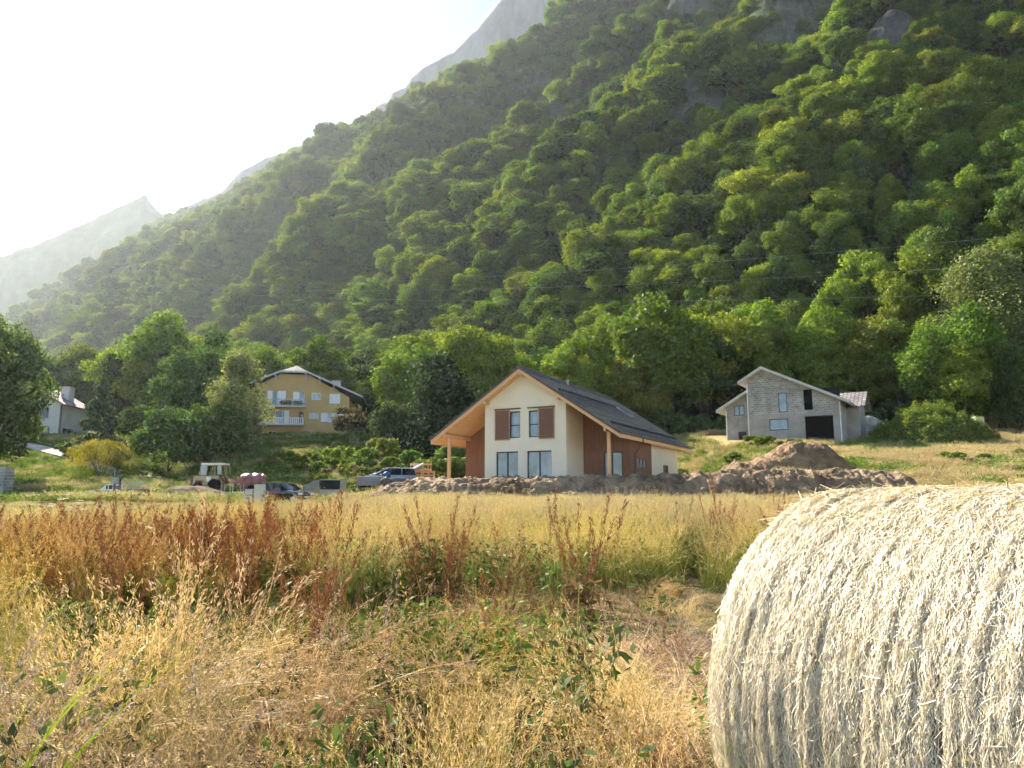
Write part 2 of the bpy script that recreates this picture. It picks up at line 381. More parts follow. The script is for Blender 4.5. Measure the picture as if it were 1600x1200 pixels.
# the limestone wall behind the crest and the far mountain across the valley
def ridge(name, sky, Yf, depth, rough, colr, mat, drop=.55, bottom=0.0, cols=260, rows=70, seed=0):
    """a real mountain face: crest follows a skyline at true distance, the face drops and comes forward, the back falls away"""
    pxs = np.linspace(sky[0][0], sky[-1][0], cols); pys = np.interp(pxs, [p[0] for p in sky], [p[1] for p in sky])
    vs = []
    tt = np.concatenate([np.linspace(-.5, 0, 12)[:-1], np.linspace(0, 1, rows)])
    for t in tt:
        Yc = np.array([Yf(p) for p in pxs])
        rr = [ray(px, py) for px, py in zip(pxs, pys)]
        dx = np.array([r[0] for r in rr]); dz = np.array([r[1] for r in rr])
        Xc = dx * Yc; Zc = EYE + dz * Yc
        if t < 0:
            y = Yc + depth * -t * 1.2; x = Xc - depth * t * .4; z = Zc + (Zc - bottom) * t * drop
        else:
            y = Yc - depth * t * .9; x = Xc - depth * .25 * t; z = Zc * (1 - t ** .85) + bottom * t ** .85
        n = fbm(x / rough, z / rough * .35 + seed, 5, seed) ; m_ = 1 - np.abs(2 * vnoise(x / (rough * .5) + seed, z / (rough * 3)) - 1)
        e = min(1, abs(t) * 8)
        y = y + (n * rough * 1.2 + (m_ - .5) * rough * .5) * e
        z = z + fbm(x / 14, x * 0 + t * 9, 3, seed + 3) * 8 * (1 - e) 
        vs.append(np.stack([x, y, z], 1))
    Vv = np.concatenate(vs); r_ = len(tt)
    f = (np.arange(r_ - 1)[:, None] * cols + np.arange(cols - 1)[None, :]).ravel()
    c = np.tile(np.array(colr), (len(Vv), 1)) * (1 + .5 * fbm(Vv[:, 0] / 60, Vv[:, 2] / 60, 4)[:, None])
    return link(name, poly_mesh(name, Vv, np.stack([f, f + cols, f + cols + 1, f + 1], 1), mat, c, True))
M['cliff'] = surf('limestone', (.30, .30, .31), .95, .05, .2, .03, 1.0, .09, stretch=(1, 1, .30), c2=(.10, .11, .11), detail=12)
M['farwood'] = surf('far_wooded_rock', (.085, .12, .06), .95, .05, .2, .03, 1.0, .12, c2=(.02, .04, .015), detail=12)
tag(ridge('limestone_mountain', [(240, 352), (300, 318), (345, 300), (360, 285), (375, 268), (400, 256), (425, 243), (452, 231), (470, 222), (500, 214), (540, 200), (576, 182), (584, 166), (600, 160), (612, 145), (634, 137), (640, 124), (662, 105), (684, 94),
      (702, 84), (722, 62), (742, 44), (760, 22), (782, -2), (800, -22), (860, -30), (1000, -20), (1150, 0)],
      lambda p: 1020 - (p - 240) * .25, 260, 70, (.4, .4, .38), M['cliff'], bottom=60, seed=2), kind='structure')
tag(ridge('far_mountain', [(-420, 560), (-250, 500), (-120, 448), (0, 402), (60, 380), (100, 362), (150, 340), (185, 322), (215, 312), (228, 306), (236, 316), (250, 332), (280, 350), (340, 420), (420, 480)],
      lambda p: 1300 - p * .1, 150, 140, (.1, .13, .06), M['farwood'], bottom=0, seed=7), kind='structure')
# ------------------------------------------------------------------ leaves, crowns, trunks
def quads_leaf(P, Nrm, size, elong=1.4, r=rng):
    """diamond leaf clusters at points P facing Nrm"""
    n = len(P)
    t = r.normal(size=(n, 3)); t -= (t * Nrm).sum(1)[:, None] * Nrm; t /= np.linalg.norm(t, axis=1)[:, None] + 1e-9
    b = np.cross(Nrm, t)
    s = np.asarray(size).reshape(-1, 1) * (.7 + .6 * r.random((n, 1)))
    v = np.stack([P - t * s * elong, P + b * s * .8 + Nrm * s * .2, P + t * s * elong, P - b * s * .8 + Nrm * s * .2], 1).reshape(-1, 3)
    f = np.arange(4 * n).reshape(-1, 4)
    return v, f
def crown_mesh(name, height, radius, base, nblob, nleaf, leaf, colr, shape='round', seed=0, cvar=.38):
    r = np.random.default_rng(seed)
    bl = []
    for i in range(nblob):
        for _ in range(50):
            if shape == 'cone':
                h = r.random() ** 1.3; a = r.random() * 6.283; rr = radius * (1 - h) ** .85 * (.35 + .6 * r.random())
                c = np.array((rr * math.cos(a), rr * math.sin(a), base + (height - base) * h * .97)); br = radius * (.34 - .22 * h)
            elif shape == 'tall':
                h = r.random(); a = r.random() * 6.283; w = math.sin(math.pi * min(1, h * .85 + .12)) ** .7
                rr = radius * w * (.2 + .75 * r.random()); c = np.array((rr * math.cos(a), rr * math.sin(a), base + (height - base) * (h * .92 + .04))); br = radius * (.26 + .2 * r.random())
            else:
                d = r.normal(size=3); d /= np.linalg.norm(d); k = .35 + .62 * r.random() ** .5
                hc = (height - base) / 2
                c = np.array((d[0] * radius * k, d[1] * radius * k, base + hc + d[2] * hc * k)); br = radius * (.15 + .19 * r.random())
                if d[2] < -.6: continue
            break
        bl.append((c, br))
    V_, C_, cnt = [], [], 0
    w = np.array([b[1] ** 2 for b in bl]); w /= w.sum()
    base_c = np.array(colr)
    for (c, br), wi in zip(bl, w):
        n = int(nleaf * wi) + 8
        d = r.normal(size=(n, 3)); d /= np.linalg.norm(d, axis=1)[:, None]
        keep = d[:, 2] > -.55 - .3 * r.random(n); d = d[keep]; n = len(d)
        lump = .75 + .5 * vnoise(d[:, 0] * 2.5 + c[0] * 3 + 40, d[:, 1] * 2.5 + d[:, 2] * 2.1 + c[2] * 2 + 40)
        rad = br * lump * (1 - .45 * r.random(n) ** 2.2 + .40 * r.random(n) ** 5)
        sq = np.array((1, 1, .78 if shape != 'tall' else 1.15))
        P = c + d * rad[:, None] * sq
        nr = d * .9 + r.normal(size=(n, 3)) * .75 + np.array((0, 0, .30)); nr /= np.linalg.norm(nr, axis=1)[:, None]
        v, f = quads_leaf(P, nr, leaf, 1.3, r)
        V_.append(v); k = (1 - cvar + 2 * cvar * r.random((n, 1))) * (.95 + .1 * r.random())
        cc = base_c * k; cc = cc * np.stack([1 + .25 * (r.random(n) - .5), np.ones(n), np.ones(n)], 1)
        C_.append(np.repeat(cc, 4, 0))
    Vv = np.concatenate(V_); Cc = np.concatenate(C_)
    return poly_mesh(name, Vv, np.arange(len(Vv)).reshape(-1, 4), M['leaf'], Cc), bl
def trunk_mesh(name, height, base, bl, r0, seed=0, lean=.03, limbs=9):
    r = random.Random(seed); mb = MB()
    top = height * .72; pts = []; n = 7
    for i in range(n):
        t = i / (n - 1); pts.append(Vector((math.sin(t * 2.2 + seed) * height * lean * t, math.cos(t * 1.7 + seed) * height * lean * t, -.6 + (top + .6) * t)))
    rad = [r0 * (1.25 if i == 0 else 1) * (1 - .8 * i / (n - 1)) for i in range(n)]
    for i in range(n - 1): mb.tube(pts[i], pts[i + 1], rad[i], rad[i + 1], 8)
    for c, br in r.sample(bl, min(limbs, len(bl))):
        z = max(base * .7, c[2] - (abs(c[0]) + abs(c[1])) * .8); t = min(.95, max(.2, (z + .6) / (top + .6)))
        k = t * (n - 1); i = min(n - 2, int(k)); a = pts[i].lerp(pts[i + 1], k - i); rr = r0 * (1 - .8 * t) * .6
        b = Vector(c); m = a.lerp(b, .5) + Vector((0, 0, -.06 * (b - a).length))
        mb.tube(a, m, rr, rr * .65, 5).tube(m, b, rr * .65, rr * .25, 5)
    me = bpy.data.meshes.new(name); me.from_pydata(mb.v, [], mb.f); me.update(); me.materials.append(M['bark'])
    for p in me.polygons: p.use_smooth = True
    return me
def tree_kind(height, radius, base, nblob, nleaf, leaf, colr, shape='round', seed=0, r0=.2, limbs=9):
    c, bl = crown_mesh('crown', height, radius, base, nblob, nleaf, leaf, colr, shape, seed)
    return (trunk_mesh('trunk', height, base, bl, r0, seed, limbs=limbs), c, height)
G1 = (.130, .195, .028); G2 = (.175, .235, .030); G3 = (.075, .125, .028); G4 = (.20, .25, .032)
K = {}
for i, (h, rd, b, nb, cc, shp) in enumerate([(15, 5.2, 2.2, 58, G1, 'round'), (17, 5.0, 3.2, 54, G2, 'round'), (13, 4.8, 1.6, 50, G3, 'round'), (16, 4.4, 2.5, 46, G1, 'tall'),
                                              (14, 5.6, 2.0, 62, G4, 'round'), (18, 4.6, 2.4, 48, G3, 'tall'), (16, 3.0, 1.6, 40, (.035, .06, .025), 'cone')]):
    K[i] = tree_kind(h, rd, b, nb, 14000, .18, cc, shp, 20 + i)
NK = len(K)
def place_tree(name, kind, x, y, h, rz, label, cat='tree', group=None, wid=1.0, sink=.2, z=None):
    tm, cm, h0 = K[kind]; s = h / h0
    o = empty(name, (x, y, (gz(x, y) if z is None else z) - sink), rz, label, cat, group); o.scale = (s * wid, s * wid, s)
    link('trunk', tm, o); link('crown', cm, o)
    return o
# hand placed trees and shrubs: pixel of the foot, distance, top pixel
def tree_at(name, kind, px, ytop, D, label, wid=1.0, group=None, rz=None, cat='tree'):
    x = xat(px, 650, D); g = gz(x, D); h = (zat(ytop, D) - g) / .98
    return place_tree(name, kind, x, D, h, rng.random() * 6.28 if rz is None else rz, label, cat, group, wid)
# finer kinds for the nearer garden trees
K['ash'] = tree_kind(9, 2.7, .8, 44, 15000, .105, (.26, .29, .13), 'tall', 61, .13)
K['dark'] = tree_kind(12, 5.4, .6, 46, 20000, .15, (.09, .14, .04), 'round', 62, .28)
K['bigdark'] = tree_kind(14, 5.5, 1.2, 60, 26000, .15, (.10, .15, .045), 'round', 63, .35)
K['conifer'] = tree_kind(9, 2.7, .6, 46, 16000, .11, (.09, .13, .07), 'cone', 64, .14)
K['yew'] = tree_kind(8.5, 3.0, .2, 46, 16000, .12, (.035, .055, .024), 'tall', 65, .14)
K['young'] = tree_kind(4, 1.5, .4, 26, 6000, .09, (.10, .14, .05), 'tall', 66, .06)
K['bronze'] = tree_kind(5, 2.1, .9, 26, 4500, .10, (.14, .12, .06), 'round', 67, .08)
K['birch'] = tree_kind(19, 4.6, 4, 80, 30000, .115, (.13, .16, .06), 'tall', 68, .22)
K['hedge'] = tree_kind(7.5, 4.4, .0, 46, 18000, .13, (.07, .11, .035), 'round', 69, .14)

tree_at('broadleaf_tree', 'bigdark', -28, 492, 74, 'big dark broadleaf tree hiding the left side of the white house', .72)
tree_at('broadleaf_tree', 'bigdark', -75, 520, 66, 'dark tree cut by the photo edge beyond the big dark tree', 1.0)
tree_at('conifer_tree', 'conifer', 157, 590, 86, 'grey green conifer standing right of the white house wall', .95)
tree_at('broadleaf_tree', 'dark', 213, 632, 96, 'pale leafy garden tree between the conifer and the round dark shrub', .8)
tree_at('broadleaf_tree', 'dark', 300, 540, 101, 'tall dark tree just left of the silvery tree by the ochre house', .8)
tree_at('broadleaf_tree', 'ash', 368, 561, 88, 'silvery green upright tree at the left corner of the ochre house', .95)
tree_at('large_shrub', 'hedge', 268, 640, 80, 'round dark green shrub beside the lit grass bank', .85, cat='shrub')
tree_at('broadleaf_tree', 'dark', 330, 628, 84, 'low dark tree spreading under the silvery tree', .95)
tree_at('garden_tree', 'bronze', 545, 636, 96, 'small bronze leaved tree in front of the right corner of the ochre house', 1.0)
tree_at('garden_shrub', 'young', 614, 634, 93, 'pale green upright shrub left of the dark rounded one', 1.2, cat='shrub')
tree_at('garden_shrub', 'hedge', 637, 643, 92, 'small blue green rounded shrub beside the pale upright shrub', .55, cat='shrub')
tree_at('conifer_tree', 'yew', 683, 570, 90, 'dark columnar evergreen behind the left roof slope of the timber house', 1.15)
tree_at('broadleaf_tree', 'birch', 1562, 408, 104, 'tall pale tree rising above the forest edge at the right border', 1.2)
tree_at('birch_tree', 'birch', 1530, 470, 108, 'slimmer pale tree leaning on the tallest one at the right border', .9)

# yellow willow bush: thin drooping sprays
def willow(px, ytop, D):
    x = xat(px, 700, D); g = gz(x, D); h = zat(ytop, D) - g
    r = np.random.default_rng(8); P, Nn = [], []
    n = 6500
    a = r.random(n) * 6.283; rr = np.sqrt(r.random(n)); hh = r.random(n)
    rad = 3.2 * np.sin(np.pi * np.clip(hh * .72 + .22, 0, 1)) ** .6 * (.62 + .85 * vnoise(a * 2.6 + 9, hh * 5 + 3))
    rr = rr ** .35
    P = np.stack([np.cos(a) * rad * rr, np.sin(a) * rad * rr, h * (hh * .96 + .03) * (1 - .10 * rr)], 1)
    d = np.stack([np.cos(a) * .5, np.sin(a) * .5, -np.ones(n) * (.3 + r.random(n))], 1) + r.normal(size=(n, 3)) * .35; d /= np.linalg.norm(d, axis=1)[:, None]
    sd = r.normal(size=(n, 3)); sd -= (sd * d).sum(1)[:, None] * d; sd /= np.linalg.norm(sd, axis=1)[:, None]
    L_ = .30 + .25 * r.random((n, 1)); w = .022
    v = np.stack([P - d * L_ * .5, P + sd * w, P + d * L_ * .5, P - sd * w], 1).reshape(-1, 3)
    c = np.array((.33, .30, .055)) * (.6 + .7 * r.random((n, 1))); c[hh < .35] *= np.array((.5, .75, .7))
    o = empty('yellow_bush', (x, D, g - .1), 0, 'yellow green willow bush glowing above the pale path', 'bush')
    link('foliage', poly_mesh('foliage', v, np.arange(4 * n).reshape(-1, 4), M['shrub'], np.repeat(c, 4, 0)), o)
    mb = MB()
    for k in range(9):
        aa = k * .7; mb.path([(0, 0, 0), (math.cos(aa) * .6, math.sin(aa) * .6, h * .35), (math.cos(aa) * 1.7, math.sin(aa) * 1.7, h * .7)], .05, 5)
    mb.build('stem', M['bark'], o)
willow(160, 681, 76)

# ------------------------------------------------------------------ the forest
HOUSE_KEEP = [(-33, 107, 15), (-62, 103, 14), (31, 90, 13), (-69, 114, 9), (-77, 124, 10), (-85, 134, 10)]
def forest_pts():
    out = []
    y = 92.0
    while y < 1500:
        st = 6.0 if y < 125 else (5.4 if y < 190 else (6.2 if y < 420 else 8.2))
        x0, x1 = -.82 * y, .82 * y
        xs = np.arange(x0, x1, st) + rng.random(len(np.arange(x0, x1, st))) * st * .8
        ys = y + (rng.random(len(xs)) - .5) * st * .9
        s = NV[0] * xs + NV[1] * ys
        k = (s < S_TOP + 18) & ((ys > 111.5) | (s > 112))
        xs, ys = xs[k], ys[k]
        for a, b in zip(xs, ys): out.append((a, b, st))
        y += st * .86
    return np.array(out)
FP = forest_pts()
fx, fy, fst = FP.T
fz = ground(fx, fy)
e = 3.0
gxs = (ground(fx + e, fy) - ground(fx - e, fy)) / (2 * e); gys = (ground(fx, fy + e) - ground(fx, fy - e)) / (2 * e)
steep = np.hypot(gxs, gys)
keep = (steep < 3.6 + 1.2 * rng.random(len(fx))) & ((cliff_mask(fx, fy) < .62) | (fy < 130))
for hx, hy, hr in HOUSE_KEEP: keep &= np.hypot(fx - hx, fy - hy) > hr
FP = FP[keep]; fx, fy, fst = FP.T; fz = ground(fx, fy)
pxp = 800 + F * fx / fy
hgt = (8.5 + 8.0 * rng.random(len(fx)) ** 1.3) * np.where(fy < 125, 1.06 - .22 * smooth(1150, 1400, 800 + F * fx / fy), np.where(fst < 6, .80, np.where(fst < 8, .76, .98))) * (.85 + .35 * vnoise(fx / 30, fy / 30))
kind = rng.choice([0, 1, 2, 3, 4, 5, 6], len(fx), p=[.24, .16, .18, .12, .18, .09, .03])
# the sunlit row at the forest foot is lighter and taller
order = np.argsort(fy)
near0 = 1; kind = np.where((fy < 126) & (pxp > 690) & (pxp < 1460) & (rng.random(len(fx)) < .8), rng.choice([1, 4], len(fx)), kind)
near = [i for i in order if -60 < pxp[i] < 1660][:285]
nearset = set(near)
ZX = [(-999, 'above the left border'), (60, 'above the white house'), (140, 'above the yellow bush'), (200, 'above the round dark shrub'), (300, 'above the silvery tree'),
      (400, 'behind the ochre house'), (570, 'left of the columnar evergreen'), (690, 'behind the chalet left roof slope'), (800, 'behind the chalet ridge'), (960, 'behind the chalet right eaves'),
      (1080, 'between chalet and blockwork house'), (1170, 'behind the blockwork gable'), (1240, 'behind the blockwork cross wing'), (1340, 'above the gravel heap'), (1450, 'above the overgrown mound'), (1560, 'at the right border')]
KL = ['broad green tree', 'tall pale green tree', 'low dark green tree', 'narrow green tree', 'wide light green tree', 'narrow dark green tree', 'dark conifer']
used = {}
for i in near:
    z_ = [z for z in ZX if pxp[i] >= z[0]][-1][1]; k = int(kind[i])
    c = used[(z_, k)] = used.get((z_, k), 0) + 1
    row = ['in the first forest row', 'in the second forest row', 'in the third forest row', 'in the fourth forest row', 'in the fifth forest row', 'in the sixth forest row', 'deep in the forest'][min(6, c - 1)]
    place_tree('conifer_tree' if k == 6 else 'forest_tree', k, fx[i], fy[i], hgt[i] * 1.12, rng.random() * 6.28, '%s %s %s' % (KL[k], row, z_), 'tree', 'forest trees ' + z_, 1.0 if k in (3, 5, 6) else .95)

def lib_collection(name, meshes):
    c = bpy.data.collections.new(name)
    for i, me in enumerate(meshes):
        o = bpy.data.objects.new('%s_%02d' % (name, i), me); c.objects.link(o)
    return c
def scatter(name, P, rot, scl, idx, tint, coll, kind='stuff', mat=None):
    me = bpy.data.meshes.new(name); me.vertices.add(len(P)); me.vertices.foreach_set('co', np.asarray(P, np.float32).ravel())
    a = me.attributes.new('rot', 'FLOAT_VECTOR', 'POINT'); a.data.foreach_set('vector', np.asarray(rot, np.float32).ravel())
    a = me.attributes.new('scl', 'FLOAT_VECTOR', 'POINT'); a.data.foreach_set('vector', np.asarray(scl, np.float32).ravel())
    a = me.attributes.new('idx', 'INT', 'POINT'); a.data.foreach_set('value', np.asarray(idx, np.int32))
    if tint is not None:
        a = me.attributes.new('tint', 'FLOAT_COLOR', 'POINT'); c = np.ones((len(P), 4), np.float32); c[:, :3] = tint; a.data.foreach_set('color', c.ravel())
    o = link(name, me); o['kind'] = kind
    ng = bpy.data.node_groups.new(name, 'GeometryNodeTree')
    ng.interface.new_socket('Geometry', in_out='INPUT', socket_type='NodeSocketGeometry'); ng.interface.new_socket('Geometry', in_out='OUTPUT', socket_type='NodeSocketGeometry')
    N, L = ng.nodes, ng.links
    gi = N.new('NodeGroupInput'); go = N.new('NodeGroupOutput'); ip = N.new('GeometryNodeInstanceOnPoints'); ci = N.new('GeometryNodeCollectionInfo')
    ci.inputs['Collection'].default_value = coll; ci.inputs['Separate Children'].default_value = True; ci.inputs['Reset Children'].default_value = True
    def na(nm, t):
        n = N.new('GeometryNodeInputNamedAttribute'); n.data_type = t; n.inputs['Name'].default_value = nm; return n.outputs['Attribute']
    L.new(gi.outputs[0], ip.inputs['Points']); L.new(ci.outputs[0], ip.inputs['Instance']); ip.inputs['Pick Instance'].default_value = True
    L.new(na('idx', 'INT'), ip.inputs['Instance Index']); L.new(na('rot', 'FLOAT_VECTOR'), ip.inputs['Rotation']); L.new(na('scl', 'FLOAT_VECTOR'), ip.inputs['Scale'])
    L.new(ip.outputs[0], go.inputs[0])
    md = o.modifiers.new('scatter', 'NODES'); md.node_group = ng
    return o
# library trees: crown and trunk of each kind in one mesh
libm = []
for k in range(NK):
    tm, cm, h0 = K[k]
    import bmesh
    bm = bmesh.new(); bm.from_mesh(cm); n0 = len(bm.faces); bm.from_mesh(tm); bm.faces.ensure_lookup_table()
    for f in bm.faces[n0:]: f.material_index = 1
    me = bpy.data.meshes.new('wood_tree'); bm.to_mesh(me); bm.free()
    me.materials.append(M['leaf']); me.materials.append(M['bark']); libm.append(me)
treelib = lib_collection('wood_tree', libm)
rest = np.array([i for i in range(len(fx)) if i not in nearset])
hs = hgt[rest] / np.array([K[int(k)][2] for k in kind[rest]])
wid = (1.18 + .3 * rng.random(len(rest))) * np.where(kind[rest] == 6, .8, 1.0) * np.where(fst[rest] > 9, 1.1, 1.0)
scatter('mountain_forest', np.stack([fx[rest], fy[rest], fz[rest] - .4], 1), np.stack([np.zeros(len(rest)), np.zeros(len(rest)), rng.random(len(rest)) * 6.28], 1),
        np.stack([hs * wid, hs * wid, hs], 1), kind[rest], None, treelib)
print('forest', len(fx), 'single', len(near))
# ------------------------------------------------------------------ timber chalet (local: x right along the facade, y back, z up)
def wall_cells(mb, x0, x1, z0, z1, y0, y1, holes):
    """a wall slab in the x-z plane with rectangular holes (hx0,hx1,hz0,hz1)"""
    xs = sorted(set([x0, x1] + [h[i] for h in holes for i in (0, 1) if x0 < h[i] < x1]))
    zs = sorted(set([z0, z1] + [h[i] for h in holes for i in (2, 3) if z0 < h[i] < z1]))
    for a, b in zip(xs[:-1], xs[1:]):
        run = None
        for c, d in zip(zs[:-1], zs[1:]):
            mx, mz = (a + b) / 2, (c + d) / 2
            if any(h[0] < mx < h[1] and h[2] < mz < h[3] for h in holes):
                if run: mb.box(a, b, y0, y1, *run); run = None
            else: run = (run[0], d) if run else (c, d)
        if run: mb.box(a, b, y0, y1, *run)
def window(parent, x0, x1, z0, z1, y, fm, gm, mull=(), trans=(), fw=.07, depth=.12, label=None, sill=False, name='window'):
    """frame with mullions set into a facade whose outer face is at y"""
    mb = MB(); a, b = y + depth, y + depth + .07
    mb.box(x0, x0 + fw, a, b, z0, z1).box(x1 - fw, x1, a, b, z0, z1).box(x0 + fw, x1 - fw, a, b, z0, z0 + fw).box(x0 + fw, x1 - fw, a, b, z1 - fw, z1)
    for m in mull: mb.box(m - fw * .6, m + fw * .6, a - .004, b, z0 + fw, z1 - fw)
    for t in trans: mb.box(x0 + fw, x1 - fw, a - .002, b, t - fw * .5, t + fw * .5)
    w = mb.build(name, fm, parent)
    if label: w['label'] = label
    MB().box(x0 + fw, x1 - fw, a + .03, a + .04, z0 + fw, z1 - fw).build('pane', gm, w)
    if sill: MB().box(x0 - .06, x1 + .06, y - .06, y + depth, z0 - .06, z0 - .003).build('sill', M['offwhite'], w)
    return w
def flip(o):   # x-z wall piece turned to a side wall: use a rotated child instead
    return o
PSI = .476
hc = empty('timber_chalet', (.94, 56.0, EYE + 1.20), -PSI, 'new timber and cream chalet with dark tiled gable roof behind the earth bank', 'house')
W, H1, RR, A, EV, OV, LL, D1, R2, D2, D3 = 3.445, 5.55, 7.9, 8.53, 3.30, .9, 20.6, 3.4, 7.2, 9.0, 17.1
SL = (A - EV) / RR; TH = .34                   # roof slope, vertical thickness
under = lambda u: A - TH - SL * abs(u)
# front block
holes = [(-2.45, -.55, 0, 2.17), (.20, 2.25, 0, 2.17), (-1.30, -.36, 3.2, 5.25), (.36, 1.30, 3.2, 5.25)]
mb = MB(); wall_cells(mb, -W, W, -.8, H1, 0, .35, holes)
mb.prism([(-W, 0, H1), (W, 0, H1), (W, 0, under(W) - .002), (0, 0, under(0) - .002), (-W, 0, under(W) - .002)], (0, .35, 0))
mb.build('wall', M['cream'], hc)
mb = MB()
for s in (-1, 1):
    mb.prism([(s * W, .35, -.8), (s * W, D1, -.8), (s * W, D1, under(W) - .002), (s * W, .35, under(W) - .002)], (-s * .3, 0, 0))
mb.build('block_side_wall', M['cream_shaded'], hc)
# recessed cladding front, side walls
for s in (-1, 1):
    hs_ = [(5.1, 6.6, 0, 2.15)] if s > 0 else [(-4.7, -3.6, 0, 2.15)]
    mb = MB(); a, b = (W, R2) if s > 0 else (-R2, -W); zt = under(R2) - .01
    wall_cells(mb, a, b, -.8, zt, D1, D1 + .3, hs_)
    mb.prism([(s * W, D1, zt), (s * R2, D1, zt), (s * W, D1, under(W) - .002)], (0, .3, 0))
    mb.build('cladding', M['cladding'], hc)
def side_panel(y0, y1, mat, name, hl, s):
    mb = MB(); x0, x1 = (R2 - .3, R2) if s > 0 else (-R2, -R2 + .3); zt = under(R2) - .012
    ys = sorted(set([y0, y1] + [v for h in hl for v in h[:2]]))
    for a, b in zip(ys[:-1], ys[1:]):
        m_ = (a + b) / 2; hh = [h for h in hl if h[0] < m_ < h[1]]
        if hh: mb.box(x0, x1, a, b, -.8, hh[0][2]); mb.box(x0, x1, a, b, hh[0][3], zt)
        else: mb.box(x0, x1, a, b, -.8, zt)
    return mb.build(name, mat, hc)
side_panel(D1 + .3, D2, M['cladding'], 'cladding', [(5.2, 7.6, .95, 1.75)], 1)
side_panel(D2, D3, M['cream_shaded'], 'side_wall', [(12.4, 14.0, -.1, 1.45)], 1)
side_panel(D1 + .3, D3, M['cladding'], 'cladding', [], -1)
mb = MB(); mb.box(-R2 + .3, R2 - .3, D3 - .3, D3, -.8, under(R2) - .01); mb.prism([(-R2, D3 - .3, under(R2) - .012), (R2, D3 - .3, under(R2) - .012), (0, D3 - .3, under(0) - .01)], (0, .29, 0)); mb.build('rear_wall', M['cream_shaded'], hc)
# roof: tile layer, board layer below
def slab(u0, u1, y0, y1, z_off0, z_off1, s):
    p = [(s * u0, y0, A + z_off0 - SL * u0), (s * u1, y0, A + z_off0 - SL * u1), (s * u1, y0, A + z_off1 - SL * u1), (s * u0, y0, A + z_off1 - SL * u0)]
    return p, (0, y1 - y0, 0)
mb = MB()
for s in (-1, 1): mb.prism(*slab(0, RR + .05, -OV - .05, LL - OV, -.10, 0, s))
# tile courses, so the surface is stepped
for s in (-1, 1):
    k = .25
    while k < RR:
        p = [(s * k, -OV - .04, A - SL * k + .002), (s * (k + .34), -OV - .04, A - SL * (k + .34) + .002), (s * (k + .34), -OV - .04, A - SL * (k + .34) + .045)]
        mb.prism(p, (0, LL, 0)); k += .34
roof = mb.build('roof', M['rooftile'], hc)
mb = MB(); mb.tube((0, -OV - .06, A + .0), (0, LL - OV, A + .0), .10, n=10); mb.build('ridge_tiles', M['rooftile'], roof)
# front verge strip (dark metal)
mb = MB()
for s in (-1, 1): mb.prism([(0, -OV - .09, A - .15), (s * RR, -OV - .09, A - .15 - SL * RR), (s * RR, -OV - .09, A + .05 - SL * RR), (0, -OV - .09, A + .05)], (0, .036, 0))
mb.build('verge_flashing', M['gutter'], roof)
mb = MB()
for s in (-1, 1): mb.prism(*slab(0, RR - .06, -OV + .06, LL - OV - .05, -TH, -.103, s))
mb.build('soffit', M['spruce'], hc)
for s in (-1, 1):
    MB().prism([(0, -OV, A - .11), (s * RR, -OV, A - .11 - SL * RR), (s * RR, -OV, A - .42 - SL * RR), (0, -OV, A - .42)], (0, .058, 0)).build('bargeboard', M['spruce'], hc)
    x = s * (RR - .057)
    MB().box(min(x, x + s * .05), max(x, x + s * .05), -OV + .06, LL - OV - .06, EV - .42, EV - .10).build('eaves_board', M['spruce'], hc)
    mb = MB(); gx_ = s * (RR + .06)
    mb.prism([(gx_ - .07, -OV, EV - .06), (gx_ - .05, -OV, EV - .14), (gx_ + .05, -OV, EV - .14), (gx_ + .07, -OV, EV - .06)], (0, LL - .1, 0)); mb.build('gutter', M['gutter'], hc)
# purlins and posts
for u in (-6.75, 6.75):
    z = under(u) - .005
    MB().box(u - .09, u + .09, -OV + .12, D1 - .01, z - .34, z - .02).build('purlin', M['spruce'], hc)
    MB().box(u - .11, u + .11, -.05, .17, -.8, z - .343).build('post', M['spruce'], hc, .01)
for u in (-3.1, 3.1):
    z = under(u); MB().box(u - .08, u + .08, -OV + .12, -.005, z - .26, z - .02).build('purlin', M['spruce'], hc)
MB().box(-.09, .09, -OV + .12, -.005, under(0) - .30, under(0) - .05).build('ridge_beam', M['spruce'], hc)
# openings
for x0, x1 in ((-2.45, -.55), (.20, 2.25)):
    window(hc, x0, x1, 0, 2.17, 0, M['anthracite'], M['glass'], mull=((x0 + x1) / 2,), fw=.085, depth=.16, name='french_window')
for x0, x1 in ((-1.30, -.36), (.36, 1.30)):
    window(hc, x0, x1, 3.2, 5.25, 0, M['anthracite'], M['glass'], trans=(4.18,), fw=.085, depth=.13)
for x0, x1, rx in ((-2.52, -1.22, (-2.56, -.30)), (1.22, 2.52, (.30, 2.56))):
    sh = MB().box(x0 + .07, x1 - .07, -.075, -.035, 3.12, 5.32); o = sh.build('shutter', M['shutter'], hc)
    MB().box(x0, x0 + .07, -.085, -.03, 3.05, 5.39).box(x1 - .07, x1, -.085, -.03, 3.05, 5.39).box(x0 + .07, x1 - .07, -.085, -.03, 3.05, 3.12).box(x0 + .07, x1 - .07, -.085, -.03, 5.32, 5.39).build('frame', M['shutter_frame'], o)
    MB().box(rx[0], rx[1], -.10, -.003, 5.40, 5.50).build('shutter_rail', M['shutter'], hc)
window(hc, 5.1, 6.6, 0, 2.15, D1, M['anthracite'], M['glass'], mull=(5.75,), fw=.09, depth=.10, name='glazed_door')
window(hc, -4.7, -3.6, 0, 2.15, D1, M['anthracite'], M['glass_dark'], fw=.09, depth=.10, name='glazed_door')
